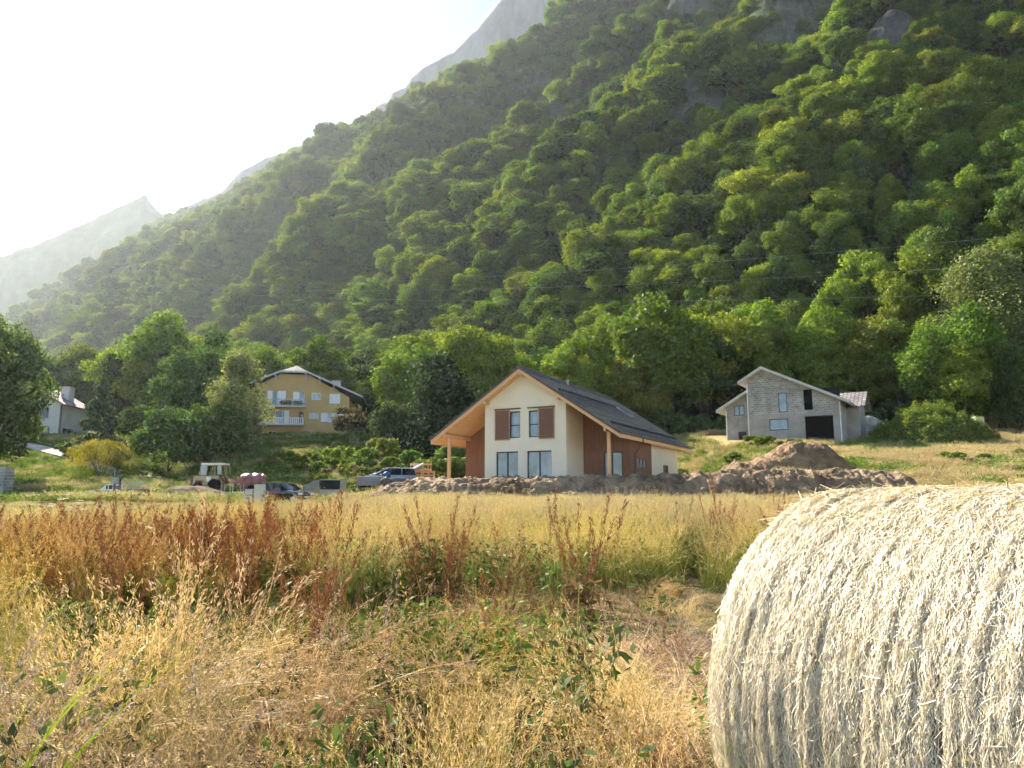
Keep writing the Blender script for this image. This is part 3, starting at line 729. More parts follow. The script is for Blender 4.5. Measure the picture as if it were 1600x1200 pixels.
def side_window(y0, y1, z0, z1, fm, gm, mull, fw, name='window'):
    mb = MB(); x0, x1 = R2 - .12, R2 - .02
    mb.box(x0, x1, y0, y0 + fw, z0, z1).box(x0, x1, y1 - fw, y1, z0, z1).box(x0, x1, y0 + fw, y1 - fw, z0, z0 + fw).box(x0, x1, y0 + fw, y1 - fw, z1 - fw, z1)
    for m in mull: mb.box(x0, x1 + .003, m - fw * .5, m + fw * .5, z0 + fw, z1 - fw)
    w = mb.build(name, fm, hc); MB().box(x0 + .03, x0 + .04, y0 + fw, y1 - fw, z0 + fw, z1 - fw).build('pane', gm, w)
side_window(5.2, 7.6, .95, 1.75, M['shutter'], M['glass'], (5.95, 6.75), .09)
side_window(12.4, 14.0, -.1, 1.45, M['gutter'], M['glass_dark'], (), .12)
# downpipes with the swan neck back to the wall
MB().path([(RR + .06, 4.4, EV - .12), (RR + .06, 4.4, EV - .42), (R2 + .1, 4.4, 2.0), (R2 + .07, 4.4, -.7)], .05, 8).build('downpipe', M['gutter'], hc)
MB().path([(-RR - .06, 3.9, EV - .12), (-RR - .06, 3.9, EV - .42), (-R2 - .1, 3.9, 2.1), (-R2 - .07, 3.9, -.7)], .05, 8).build('downpipe', M['gutter'], hc)
# roof furniture on the right slope: snow guards, roof window, vent
def on_roof(u, y, h=0.0): return (u, y, A - SL * u + h)
for u, y0, y1 in ((2.9, .2, 12.6), (6.9, .4, 18.2)):
    mb = MB(); y = y0
    mb.tube(on_roof(u, y0, .20), on_roof(u, y1, .20), .022, n=6); mb.tube(on_roof(u, y0, .11), on_roof(u, y1, .11), .02, n=6)
    while y < y1:
        mb.box(u - .11, u + .05, y - .02, y + .02, A - SL * u + .0, A - SL * u + .24); mb.box(u - .03, u + .03, y - .16, y + .16, A - SL * u + .03, A - SL * u + .17); y += .62
    mb.build('snow_guard', M['anthracite'], hc)
mb = MB(); u0, u1, y0, y1 = 2.7, 4.0, 13.4, 14.6
mb.prism([on_roof(u0, y0, .02), on_roof(u1, y0, .02), on_roof(u1, y0, .14), on_roof(u0, y0, .14)], (0, y1 - y0, 0)); sk = mb.build('roof_window', M['steel'], hc)
MB().prism([on_roof(u0 + .1, y0 + .1, .142), on_roof(u1 - .1, y0 + .1, .142), on_roof(u1 - .1, y0 + .1, .15), on_roof(u0 + .1, y0 + .1, .15)], (0, y1 - y0 - .2, 0)).build('pane', M['glass'], sk)
MB().tube(on_roof(.5, 7.4, -.1), on_roof(.5, 7.4, .36), .08, n=10).tube(on_roof(.5, 7.4, .36), on_roof(.5, 7.4, .42), .17, n=10).build('roof_vent', M['steel'], hc)

# ------------------------------------------------------------------ unfinished blockwork house
GD = 84.0; gp = at(1172.6, 692.7, GD)
PG = .56; gs = F / GD * .985
gh = empty('blockwork_house', (gp.x, gp.y, gp.z), -PG, 'unfinished grey blockwork house with a bare gable and open garage', 'house')
GU = lambda px: (px - 1172.6) / gs
GW = GU(1304); AX, AZ = GU(1196), 8.55; sR = .50; sL = .58
zr = lambda u: AZ - (sR * (u - AX) if u > AX else sL * (AX - u))
DG = 9.0
hg = [(3.30, 4.22, 3.35, 5.55), (6.0, 6.9, 3.45, 5.75), (2.2, 4.22, 1.35, 2.62), (6.0, 8.9, 0, 2.75)]
zb = 3.1
mb = MB(); wall_cells(mb, 0, GW, zb, 4.2, 0, .25, hg); ztop = 5.80
# stepped up the gable: rectangular bands with holes, then the triangle
wall_cells(mb, 0, GW * 0 + 7.0, 4.2, ztop, 0, .25, hg)
mb.prism([(7.0, 0, 4.2), (GW, 0, 4.2), (GW, 0, zr(GW) - .25), (7.0, 0, zr(7.0) - .25)], (0, .25, 0))
mb.prism([(0, 0, ztop), (7.0, 0, ztop), (7.0, 0, zr(7.0) - .25), (AX, 0, AZ - .25), (0, 0, zr(0) - .25)], (0, .25, 0))
for s_ in (0, GW - .25): mb.box(s_, s_ + .25, .25, DG, zb, min(zr(s_), zr(s_ + .25)) - .26)
mb.box(.25, GW - .25, DG - .25, DG, zb, 4.4)
mb.build('wall', M['block'], gh)
mb = MB(); wall_cells(mb, -.004, GW + .004, -2.5, zb, -.004, .25, hg); mb.box(GW - .25, GW + .003, .25, DG, -2.5, zb); mb.box(0, .25, .25, DG, -2.5, zb); mb.box(.25, GW - .25, DG - .25, DG, -2.5, zb)
mb.build('concrete_storey', M['concrete'], gh)
# lintels
for h in hg[:2]: MB().box(h[0] - .25, h[1] + .25, -.02, .1, h[3] + .0, h[3] + .32).build('lintel', M['concrete'], gh)
MB().box(.3, GW - .3, 3.2, 3.3, -.3, 3.0).box(.3, GW - .3, 2.0, 2.1, 3.2, 6.0).build('interior_shade', M['dark'], gh)  # near-black sheets paint the shade of the rooms behind the openings
window(gh, *hg[0], 0, M['anthracite'], M['glass'], fw=.08, depth=.05); window(gh, *hg[2], 0, M['anthracite'], M['glass'], fw=.08, depth=.05)
# main roof
def gslab(mb, x0, x1, zf, y0, y1, t0, t1):
    mb.prism([(x0, y0, zf(x0) + t0), (x1, y0, zf(x1) + t0), (x1, y0, zf(x1) + t1), (x0, y0, zf(x0) + t1)], (0, y1 - y0, 0))
eL, eR = -.95, GW + 1.0
mb = MB(); gslab(mb, eL, AX, zr, -.75, DG + .6, -.05, .06); gslab(mb, AX, eR, zr, -.75, DG + .6, -.05, .06); mb.build('roof', M['greyrooftile'], gh)
mb = MB(); gslab(mb, eL + .02, AX, zr, -.72, DG + .55, -.24, -.053); gslab(mb, AX, eR - .02, zr, -.72, DG + .55, -.24, -.053); mb.build('soffit', M['offwhite'], gh)
mb = MB(); gslab(mb, eL, AX, zr, -.79, -.752, -.22, .10); gslab(mb, AX, eR, zr, -.79, -.752, -.22, .10); mb.build('bargeboard', M['offwhite'], gh)
# lower left wing, set back
WX = -2.9; zw = lambda u: 6.15 - .58 * (-.05 - u)
hw_ = [(WX + .95, WX + 2.15, 3.7, 5.0 - .1), (WX + 1.3, WX + 2.2, 0, 1.4)]
y0w = .9
mb = MB(); wall_cells(mb, WX, -.004, -2.5, 4.55, y0w, y0w + .25, [(WX + .95, WX + 2.15, 3.35, 4.50), (WX + 1.35, WX + 2.3, .15, 1.45)])
mb.prism([(WX, y0w, 4.55), (-.004, y0w, 4.55), (-.004, y0w, zw(-.004) - .25), (WX, y0w, zw(WX) - .25)], (0, .25, 0)); mb.box(WX, WX + .25, y0w + .25, DG - 1, -2.5, zw(WX) - .25); mb.build('wing_wall', M['concrete'], gh)
window(gh, WX + .95, WX + 2.15, 3.35, 4.50, y0w, M['anthracite'], M['glass'], mull=(WX + 1.55,), fw=.07, depth=.05)
window(gh, WX + 1.35, WX + 2.3, .15, 1.45, y0w, M['anthracite'], M['glass_dark'], fw=.07, depth=.05)
mb = MB(); gslab(mb, WX - .95, -.01, zw, .1, DG - .5, -.05, .06); mb.build('wing_roof', M['greyrooftile'], gh)
mb = MB(); gslab(mb, WX - .93, -.01, zw, .13, DG - .55, -.22, -.053); mb.build('wing_soffit', M['offwhite'], gh)
mb = MB(); gslab(mb, WX - .95, -.01, zw, .06, .097, -.22, .10); mb.build('wing_bargeboard', M['offwhite'], gh)
# cross wing to the right with its own pale roof
cx0, cx1, cy0, cy1 = GW, GW + 1.3, 4.2, DG
zc = lambda y: 5.9 - .62 * abs(y - 6.6)
mb = MB(); mb.box(cx0 + .002, cx1, cy0, cy0 + .25, -2.5, zc(cy0) - .2); mb.box(cx1 - .25, cx1, cy0 + .25, cy1, -2.5, zc(cy0) - .2)
mb.prism([(cx1 - .25, cy0, zc(cy0) - .2), (cx1 - .25, cy1, zc(cy1) - .2), (cx1 - .25, 6.6, 5.68)], (.248, 0, 0)); mb.build('cross_wing_wall', M['concrete'], gh)
mb = MB()
for ya_, yb_ in ((6.6, cy0 - .7), (6.6, cy1 + .7)):
    mb.prism([(AX + 3, ya_, zc(ya_)), (AX + 3, yb_, zc(yb_)), (AX + 3, yb_, zc(yb_) - .16), (AX + 3, ya_, zc(ya_) - .16)], (cx1 + .7 - AX - 3, 0, 0))
mb.build('cross_wing_roof', M['greyrooftile'], gh)
for pts in ([(-.08, -.06, zr(-.9) - .3), (-.08, -.06, -.3)], [(GW + .0, -.75, zr(GW + .8) - .1), (GW - .1, -.06, zr(GW + .8) - .7), (GW - .1, -.06, -.3)], [(WX + .05, y0w - .06, 4.0), (WX + .05, y0w - .06, -.3)]):
    MB().path(pts, .055, 8).build('downpipe', M['white'], gh)
MB().box(GW + .9, GW + 1.05, -.75, DG, zr(GW + 1) - .16, zr(GW + 1) - .04).build('gutter', M['steel'], gh)

# ------------------------------------------------------------------ ochre house
OD = 105.0; op = at(456, 687, OD); os_ = F / OD
oh = empty('ochre_house', (op.x, op.y, op.z), .14, 'ochre yellow three storey house with two balconies and white shutters', 'house')
OU = lambda zx: ((280 + zx / 4) - 456) / os_
OZ = lambda zy: (687 - (540 + zy / 4)) / os_
hw2 = 7.8; DO = 11.0; za, zc_ = 9.75, 6.55
zo = lambda u: za if abs(u) < 1.9 else za - .08 - (abs(u) - 1.9) * (za - zc_) / (hw2 - 1.9) 
ho = [(OU(548), OU(655), OZ(375), OZ(282)), (OU(702), OU(770), OZ(375), OZ(286)), (OU(812), OU(870), OZ(333), OZ(290)), (OU(924), OU(990), OZ(356), OZ(295)),
      (OU(512), OU(680), OZ(492), OZ(405)), (OU(738), OU(768), OZ(492), OZ(412)), (OU(803), OU(862), OZ(455), OZ(414)), (OU(912), OU(984), OZ(474), OZ(416)),
      (OU(560), OU(605), OZ(558), OZ(535)), (OU(795), OU(845), OZ(562), OZ(537)), (OU(915), OU(960), OZ(570), OZ(543))]
mb = MB(); wall_cells(mb, -hw2, hw2, -3, zc_ - .3, 0, .3, ho)
zz = OZ(282) + .1
wall_cells(mb, -hw2 + 1.0, hw2 - 1.0, zc_ - .3, zc_ + .26, 0, .3, [(h[0], h[1], h[2], min(h[3], 99)) for h in ho])
mb.prism([(-hw2 + 1, 0, zc_ + .26), (hw2 - 1, 0, zc_ + .26), (1.9, 0, za - .3), (-1.9, 0, za - .3)], (0, .3, 0))
for s_ in (-1, 1): mb.prism([(s_ * hw2, 0, zc_ - .3), (s_ * (hw2 - 1), 0, zc_ - .3), (s_ * (hw2 - 1), 0, zc_ + .26)], (0, .3, 0)); mb.box(min(s_ * hw2, s_ * (hw2 - .3)), max(s_ * hw2, s_ * (hw2 - .3)), .3, DO, -3, zc_ - .35)
mb.box(-hw2 + .3, hw2 - .3, DO - .3, DO, -3, zc_ - .3)
mb.build('wall', M['ochre'], oh)
# roof with clipped gable
eo = 2.0; slo = (za - zc_) / (hw2 - 1.9)
mb = MB(); zt = lambda u: za - .08 - (abs(u) - 1.9) * slo
zro = za + 1.3
for s_ in (-1, 1):
    e_ = s_ * (hw2 + eo); ze = zt(hw2 + eo) + .9
    pts = [(s_ * 1.9, -1.0, za), (e_, -1.0, ze), (e_, DO + 1, ze), (s_ * 1.9, DO + 1, za), (0, DO - 1.5, zro), (0, 1.8, zro)]
    b = [Vector(p) - Vector((0, 0, .16)) for p in pts]
    mb.add([Vector(p) for p in pts] + b, [(0, 1, 2, 3), (0, 3, 4, 5), (6, 9, 8, 7), (6, 11, 10, 9), (0, 6, 7, 1), (1, 7, 8, 2), (2, 8, 9, 3)])
mb.add([(-1.9, -1, za), (1.9, -1, za), (0, 1.8, zro), (-1.9, -1, za - .16), (1.9, -1, za - .16), (0, 1.8, zro - .16)], [(0, 1, 2), (0, 3, 4, 1)])
mb.add([(-1.9, DO + 1, za), (1.9, DO + 1, za), (0, DO - 1.5, zro)], [(0, 2, 1)])
mb.build('roof', M['rooftile'], oh)
mb = MB(); ze = zt(hw2 + eo) + .9
mb.prism([(-1.9, -1.04, za + .06), (1.9, -1.04, za + .06), (1.9, -1.04, za - .2), (-1.9, -1.04, za - .2)], (0, .036, 0))
for s_ in (-1, 1): mb.prism([(s_ * 1.9, -1.04, za + .06), (s_ * (hw2 + eo), -1.04, ze + .06), (s_ * (hw2 + eo), -1.04, ze - .2), (s_ * 1.9, -1.04, za - .2)], (0, .036, 0))
mb.build('bargeboard', M['offwhite'], oh)
for u in (-5.2, -2.6, 1.6, 3.6, 5.6):
    z = (za if abs(u) < 1.9 else za - (abs(u) - 1.9) * (za - ze) / (hw2 + eo - 1.9)) - .2
    MB().prism([(u - .09, -.98, z), (u - .09, -.01, z), (u - .09, -.01, z - .75), (u - .09, -.18, z - .75), (u - .09, -.25, z - .3), (u - .09, -.98, z - .18)], (.18, 0, 0)).build('bracket', M['offwhite'], oh)
ch = MB().box(OU(918), OU(972), 4.0, 5.0, za - 2, OZ(185)).build('chimney', M['palewall'], oh); MB().box(OU(912), OU(978), 3.9, 5.1, OZ(185), OZ(179)).build('cap', M['concrete'], ch)
wh = M['white']
def shut(x0, x1, z0, z1, y=-.05): MB().box(x0, x1, y - .03, y + .02, z0, z1).build('shutter', wh, oh)
h = ho[0]; window(oh, *h, 0, wh, M['glass'], mull=((h[0] + h[1]) / 2,), fw=.09, name='french_window'); shut(OU(545), OU(575), h[2], h[3]); shut(OU(607), OU(655), h[2], h[3])
h = ho[1]; window(oh, *h, 0, wh, M['glass'], mull=((h[0] + h[1]) / 2,), fw=.09, name='french_window'); shut(OU(700), OU(736), h[2], h[3])
h = ho[2]; window(oh, *h, 0, wh, M['glass'], mull=((h[0] + h[1]) / 2,), fw=.1, sill=True)
h = ho[3]; window(oh, *h, 0, wh, M['glass_dark'], fw=.08, sill=True); shut(h[0], h[1], h[2], h[3])
h = ho[4]; window(oh, *h, 0, wh, M['glass'], mull=[h[0] + (h[1] - h[0]) * k / 4 for k in (1, 2, 3)], fw=.08, name='french_window'); shut(OU(508), OU(540), h[2], h[3]); shut(OU(650), OU(680), h[2], h[3])
h = ho[5]; window(oh, *h, 0, M['shutter'], M['glass_dark'], fw=.08, name='balcony_door')
h = ho[6]; window(oh, *h, 0, wh, M['offwhite'], mull=((h[0] + h[1]) / 2,), trans=[h[2] + (h[3] - h[2]) * k / 5 for k in (1, 2, 3, 4)], fw=.05, sill=True, label='window with white roller blind')
h = ho[7]; window(oh, *h, 0, wh, M['glass'], mull=((h[0] + h[1]) / 2,), fw=.09, sill=True); shut(OU(876), OU(910), h[2], h[3]); shut(OU(986), OU(1014), h[2], h[3])
for h in ho[8:]: window(oh, *h, 0, wh, M['glass_dark'], mull=((h[0] + h[1]) / 2,), fw=.06, sill=True)
# balconies
def balcony(x0, x1, zf, kindb):
    b = MB().box(x0, x1, -1.25, -.004, zf - .18, zf).build('balcony', M['palewall'], oh)
    mb = MB(); n = int((x1 - x0) / (.28 if kindb else .16)); hgt_ = .95
    mb.box(x0, x1, -1.22, -1.14, zf + hgt_ - .07, zf + hgt_).box(x0, x1, -1.22, -1.14, zf + .06, zf + .12)
    for i in range(n + 1):
        x = x0 + (x1 - x0 - .06) * i / n
        if kindb: mb.box(x, x + .15, -1.21, -1.15, zf, zf + hgt_ - .07)
        else: mb.box(x, x + .025, -1.20, -1.17, zf + .12, zf + hgt_ - .07)
    for x in (x0, x1 - .06):
        mb.box(x, x + .06, -1.14, -.02, zf + hgt_ - .07, zf + hgt_ - .004)
        for j in range(5): mb.box(x, x + .05, -1.1 + j * .23, -1.04 + j * .23, zf, zf + hgt_ - .07)
    mb.build('railing', M['white'] if kindb else M['steel'], b)
    return b
b1 = balcony(OU(500), OU(785), OZ(380), False); balcony(OU(497), OU(772), OZ(495), True)
for k, zx in enumerate((640, 655, 670, 686, 718, 735, 750)):
    r_ = np.random.default_rng(k); n = 160; d = r_.normal(size=(n, 3)); d /= np.linalg.norm(d, axis=1)[:, None]
    v, f = quads_leaf(d * (.18 + .12 * r_.random((n, 1))), d, .07, 1.3, r_); c = np.repeat(np.where(r_.random((n, 1)) < .12, (.6, .1, .1), (.10, .16, .04)), 4, 0)
    o = empty('flower_pot', (0, 0, 0), 0, ['bushy potted plant on the upper balcony of the ochre house', 'potted plant right of the widest pot on the upper balcony'][min(1, k)] if k < 2 else 'small potted plant among the row on the upper balcony of the ochre house', 'potted plant', 'potted plants on the upper balcony')
    wm_ = Matrix.Translation(oh.location) @ Matrix.Rotation(.14, 4, 'Z') @ Vector((OU(zx), -.95, OZ(380)))
    o.location = wm_; MB().tube((0, 0, 0), (0, 0, .32), .11, .15, 10).build('pot', M['rust'], o); link('plant', poly_mesh('plant', v, f, M['shrub'], c), o, (0, 0, .5))

# ------------------------------------------------------------------ white house on the left
WD = 104.0; wp = at(89, 690, WD); ws = F / WD
wh_ = empty('white_house', (wp.x, wp.y, wp.z), -.02, 'white house with blown out tiled roof and chimney half hidden by the big tree', 'house')
cr = .78   # foreshortening of the gable side is carried by the turn of the house
th = .62   # turn of the whole house
wh_.rotation_euler[2] = .74
# local: corner at origin, gable wall runs along -x, long wall runs along +y turned: use x for gable, y for long side
GWd, LWd = 8.6, 8.5; ev, rg = 5.5, 8.0
ang = 1.02
ux, uy = -math.cos(.30), math.sin(-.30) * 0 + .0
gdir = Vector((-math.cos(.42), -math.sin(.42) * -1 * .0 - .0, 0)); gdir = Vector((-.93, -.10, 0)).normalized()
ldir = Vector((.62, .78, 0)).normalized()
gdir = Vector((-ldir.y, ldir.x, 0)) * 1.0
gdir = Vector((-.78, .62, 0))
def P3(a, b, z): v = gdir * a + ldir * b; return (v.x, v.y, z)     # a along the gable, b along the eaves
def quadwall(mb, a0, b0, a1, b1, z0, z1a, z1b, t=.25):
    n = (Vector(P3(a1, b1, 0)) - Vector(P3(a0, b0, 0))).normalized(); nn = Vector((-n.y, n.x, 0)) * t
    mb.prism([P3(a0, b0, z0), P3(a1, b1, z0), P3(a1, b1, z1b), P3(a0, b0, z1a)], nn)
mb = MB()
mb.prism([P3(0, 0, -3), P3(GWd, 0, -3), P3(GWd, 0, ev), P3(GWd / 2, 0, rg), P3(0, 0, ev)], tuple(ldir * .3))
mb.prism([P3(0, .3, -3), P3(0, LWd, -3), P3(0, LWd, ev - .02), P3(0, .3, ev - .02)], tuple(gdir * .3))
mb.prism([P3(0, LWd - .3, -3), P3(GWd, LWd - .3, -3), P3(GWd, LWd - .3, ev - .1), P3(GWd / 2, LWd - .3, rg - .1), P3(0, LWd - .3, ev - .1)], tuple(ldir * .29))
mb.build('wall', M['palewall'], wh_)
sl_ = (rg - ev) / (GWd / 2)
mb = MB()
for a0, a1 in ((GWd / 2, -.7), (GWd / 2, GWd + .7)):
    zf = lambda a: rg + .22 - sl_ * abs(a - GWd / 2)
    mb.prism([P3(a0, -.6, zf(a0)), P3(a1, -.6, zf(a1)), P3(a1, -.6, zf(a1) - .18), P3(a0, -.6, zf(a0) - .18)], tuple(ldir * (LWd + 1.2)))
mb.build('roof', M['palerooftile'], wh_)
mb = MB()
for a1 in (-.7, GWd + .7): mb.prism([P3(GWd / 2, -.64, rg + .26), P3(a1, -.64, zf(a1) + .04), P3(a1, -.64, zf(a1) - .24), P3(GWd / 2, -.64, rg - .04)], tuple(ldir * .036))
mb.prism([P3(-.7, -.6, zf(-.7) - .02), P3(-.7, LWd + .6, zf(-.7) - .02), P3(-.7, LWd + .6, zf(-.7) - .2), P3(-.7, -.6, zf(-.7) - .2)], tuple(gdir * -.05))
mb.build('bargeboard', M['maroon'], wh_)
mb = MB(); mb.prism([P3(1.2, 4.4, 5.0), P3(2.4, 4.4, 5.0), P3(2.4, 4.4, 8.4), P3(1.2, 4.4, 8.4)], tuple(ldir * 1.5)); chm = mb.build('chimney', M['palewall'], wh_)
MB().prism([P3(1.1, 4.3, 8.403), P3(2.5, 4.3, 8.403), P3(2.5, 4.3, 8.55), P3(1.1, 4.3, 8.55)], tuple(ldir * 1.7)).build('cap', M['concrete'], chm)
def wface(a0, a1, z0, z1, side, name, gm):
    d = -.05
    f = (lambda t, z, o: P3(t, o, z)) if side == 'g' else (lambda t, z, o: P3(o, t, z))
    nrm = tuple((ldir if side == 'g' else gdir) * .044)
    w = MB().prism([f(a0, z0, d), f(a1, z0, d), f(a1, z1, d), f(a0, z1, d)], nrm).build(name, M['offwhite'] if name == 'window' else M['gutter'], wh_)
    m_ = .09; n2_ = tuple((ldir if side == 'g' else gdir) * -.01)
    mid = (a0 + a1) / 2
    q = MB()
    for c0, c1 in ((a0 + m_, mid - m_ / 2), (mid + m_ / 2, a1 - m_)): q.prism([f(c0, z0 + m_, d - .002), f(c1, z0 + m_, d - .002), f(c1, z1 - m_, d - .002), f(c0, z1 - m_, d - .002)], n2_)
    q.build('pane', gm, w)
wface(1.4, 3.6, 3.2, 4.9, 'g', 'window', M['glass_dark']); wface(4.6, 6.0, 3.2, 4.9, 'g', 'window', M['glass_dark']); wface(1.2, 3.4, -.2, 2.2, 'g', 'garage_door', M['glass_dark']); wface(3.9, 5.2, .4, 2.2, 'g', 'window', M['glass_dark'])
wface(1.0, 4.0, .9, 2.1, 'l', 'window', M['glass_dark']); wface(5.0, 6.6, .7, 1.9, 'l', 'window', M['glass_dark'])
MB().path([P3(-.15, .1, ev - .1), P3(-.15, .1, -1)], .09, 8).build('downpipe', M['gutter'], wh_)
# ------------------------------------------------------------------ earth works
def patch(name, x0, x1, y0, y1, step, hf, mat, colf, kind=None, parent=None, label=None, cat=None):
    """a closed-edged height patch laid over the ground: hf gives the height above it (<=0 dives under)"""
    xs = np.arange(x0, x1 + step, step); ys = np.arange(y0, y1 + step, step); A_, B_ = np.meshgrid(xs, ys)
    z = ground(A_, B_) + hf(A_, B_)
    V_ = np.stack([A_.ravel(), B_.ravel(), z.ravel()], 1); n, m = len(xs), len(ys)
    f = (np.arange(m - 1)[:, None] * n + np.arange(n - 1)[None, :]).ravel()
    o = link(name, poly_mesh(name, V_, np.stack([f, f + 1, f + n + 1, f + n], 1), mat, colf(A_.ravel(), B_.ravel()), False), parent)
    return tag(o, label, cat, None, kind)
def ridged(x, y, s, o=0): return 1 - np.abs(2 * vnoise(x / s + o, y / s + o * .6) - 1)
def lumps(x, y, k=1.0): return (ridged(x, y, 1.1, 3) * .30 + ridged(x, y, .45, 7) * .24 + fbm(x / .2, y / .2, 3, 5) * .26 - .28) * k
top_x = np.array([xat(p, 750, 51) for p in (560, 600, 640, 700, 800, 880, 1000, 1100, 1200, 1320, 1395, 1440)])
top_z = np.array([zat(p, 51) for p in (780, 764, 757, 755, 752, 748, 745, 741, 738, 737, 742, 756)])
def bank_h(x, y):
    zt = np.interp(x, top_x, top_z); g = ground(x, y)
    c = 50.4 + fbm(x / 3, x * 0, 3, 8) * 1.2
    w = smooth(47.2, c, y) * (1 - smooth(c + .8, c + 2.6, y) * .75)
    h = (zt - g) * w
    env = smooth(top_x[0], top_x[1], x) * (1 - smooth(top_x[-2], top_x[-1], x)) * smooth(46.9, 47.8, y) * (1 - smooth(53.3, 54.2, y))
    return np.where(env > .001, h * env + lumps(x, y, 1.1) * env, -.4) - (1 - env) * .35
def earth_col(a, b):
    def f(x, y):
        return lerp(a, b, np.clip(fbm(x / .9, y / .9, 4, 2) + .5 + fbm(x / 5, y / 5, 2), 0, 1))
    return f
patch('earth_bank', top_x[0] - .6, top_x[-1] + .6, 46.8, 54.4, .11, bank_h, M['earth'], earth_col((.14, .09, .052), (.42, .31, .20)), kind='structure')
px0 = xat(1236, 700, 58)
def pile_h(x, y):
    u = (x - px0); v = (y - 58)
    o = np.interp(u, [-6.2, -5.4, -4.5, -3.0, -2.0, -.6, .2, 2.2, 3.2, 4.6, 5.2], [-.3, .5, 1.1, 1.35, 1.6, 2.3, 2.45, 2.35, 1.75, .35, -.3])
    r = np.clip(1 - (v / (2.6)) ** 2, -.15, 1)
    return o * np.sign(r) * np.abs(r) ** .7 + np.where(r > .05, lumps(x, y, .8) + (ridged(x, y, 2.3, 5) - .5) * .5, 0) - .05
patch('dirt_pile', px0 - 6.6, px0 + 5.6, 54.9, 61.2, .10, pile_h, M['earth'], earth_col((.15, .095, .055), (.34, .235, .14)), label='heap of reddish brown earth below the blockwork house', cat='dirt pile')
gx0 = xat(1352, 675, 88)
patch('gravel_heap', gx0 - 4, gx0 + 5, 85, 92, .16, lambda x, y: 2.6 * np.clip(1 - ((x - gx0) / 3.6) ** 2 - ((y - 88) / 3) ** 2, -.1, 1) + lumps(x, y, .5) * .6, M['earth'], earth_col((.34, .31, .27), (.50, .46, .40)), label='pale gravel heap between the blockwork house and the overgrown mound', cat='gravel heap')
tx0 = xat(325, 765, 66)
patch('spoil_heap', tx0 - 4.5, tx0 + 3, 61, 65.5, .12, lambda x, y: .75 * np.clip(1 - ((x - tx0 + .5) / 3.4) ** 2 - ((y - 63) / 1.6) ** 2, -.1, 1) + lumps(x, y, .5) * .5, M['earth'], earth_col((.16, .11, .07), (.32, .24, .16)), label='low brown spoil heap in front of the beige digger', cat='dirt pile')
# pale lane climbing to the white house
lane = []
for a_, b_, D_ in ((30, 0, 97), (60, 0, 94), (100, 0, 90), (130, 0, 86), (165, 0, 82), (210, 0, 79), (250, 0, 76.5)):
    lane.append((xat(a_, 720, D_), D_))
def lane_mesh():
    P = []
    for (xa, ya2), (xb, yb2) in zip(lane[:-1], lane[1:]):
        for k in range(8): t = k / 8; P.append((xa + (xb - xa) * t, ya2 + (yb2 - ya2) * t))
    P = np.array(P); d = np.gradient(P, axis=0); d /= np.linalg.norm(d, axis=1)[:, None]; n = np.stack([-d[:, 1], d[:, 0]], 1)
    vs = []
    for k in np.linspace(-.9, .9, 7): q = P + n * k; vs.append(np.stack([q[:, 0], q[:, 1], ground(q[:, 0], q[:, 1]) + .16], 1))
    vs = np.concatenate(vs); m = len(P); f = (np.arange(6)[:, None] * m + np.arange(m - 1)[None, :]).ravel()
    return poly_mesh('lane', vs, np.stack([f, f + 1, f + m + 1, f + m], 1), M['ground'], np.tile((.50, .44, .36), (len(vs), 1)), True)
tag(link('lane', lane_mesh()), kind='structure')
# block wall at the left border
bw = at(-42, 765, 62)
o = MB().box(bw.x - 1.2, bw.x + 2.5, 62, 62.4, bw.z - .6, zat(729, 62)).box(bw.x + 2.2, bw.x + 2.5, 62.401, 63.2, bw.z - .6, zat(729, 62) - .15).build('retaining_wall', M['block'])
tag(o, 'short grey block retaining wall at the left border of the meadow', 'wall')

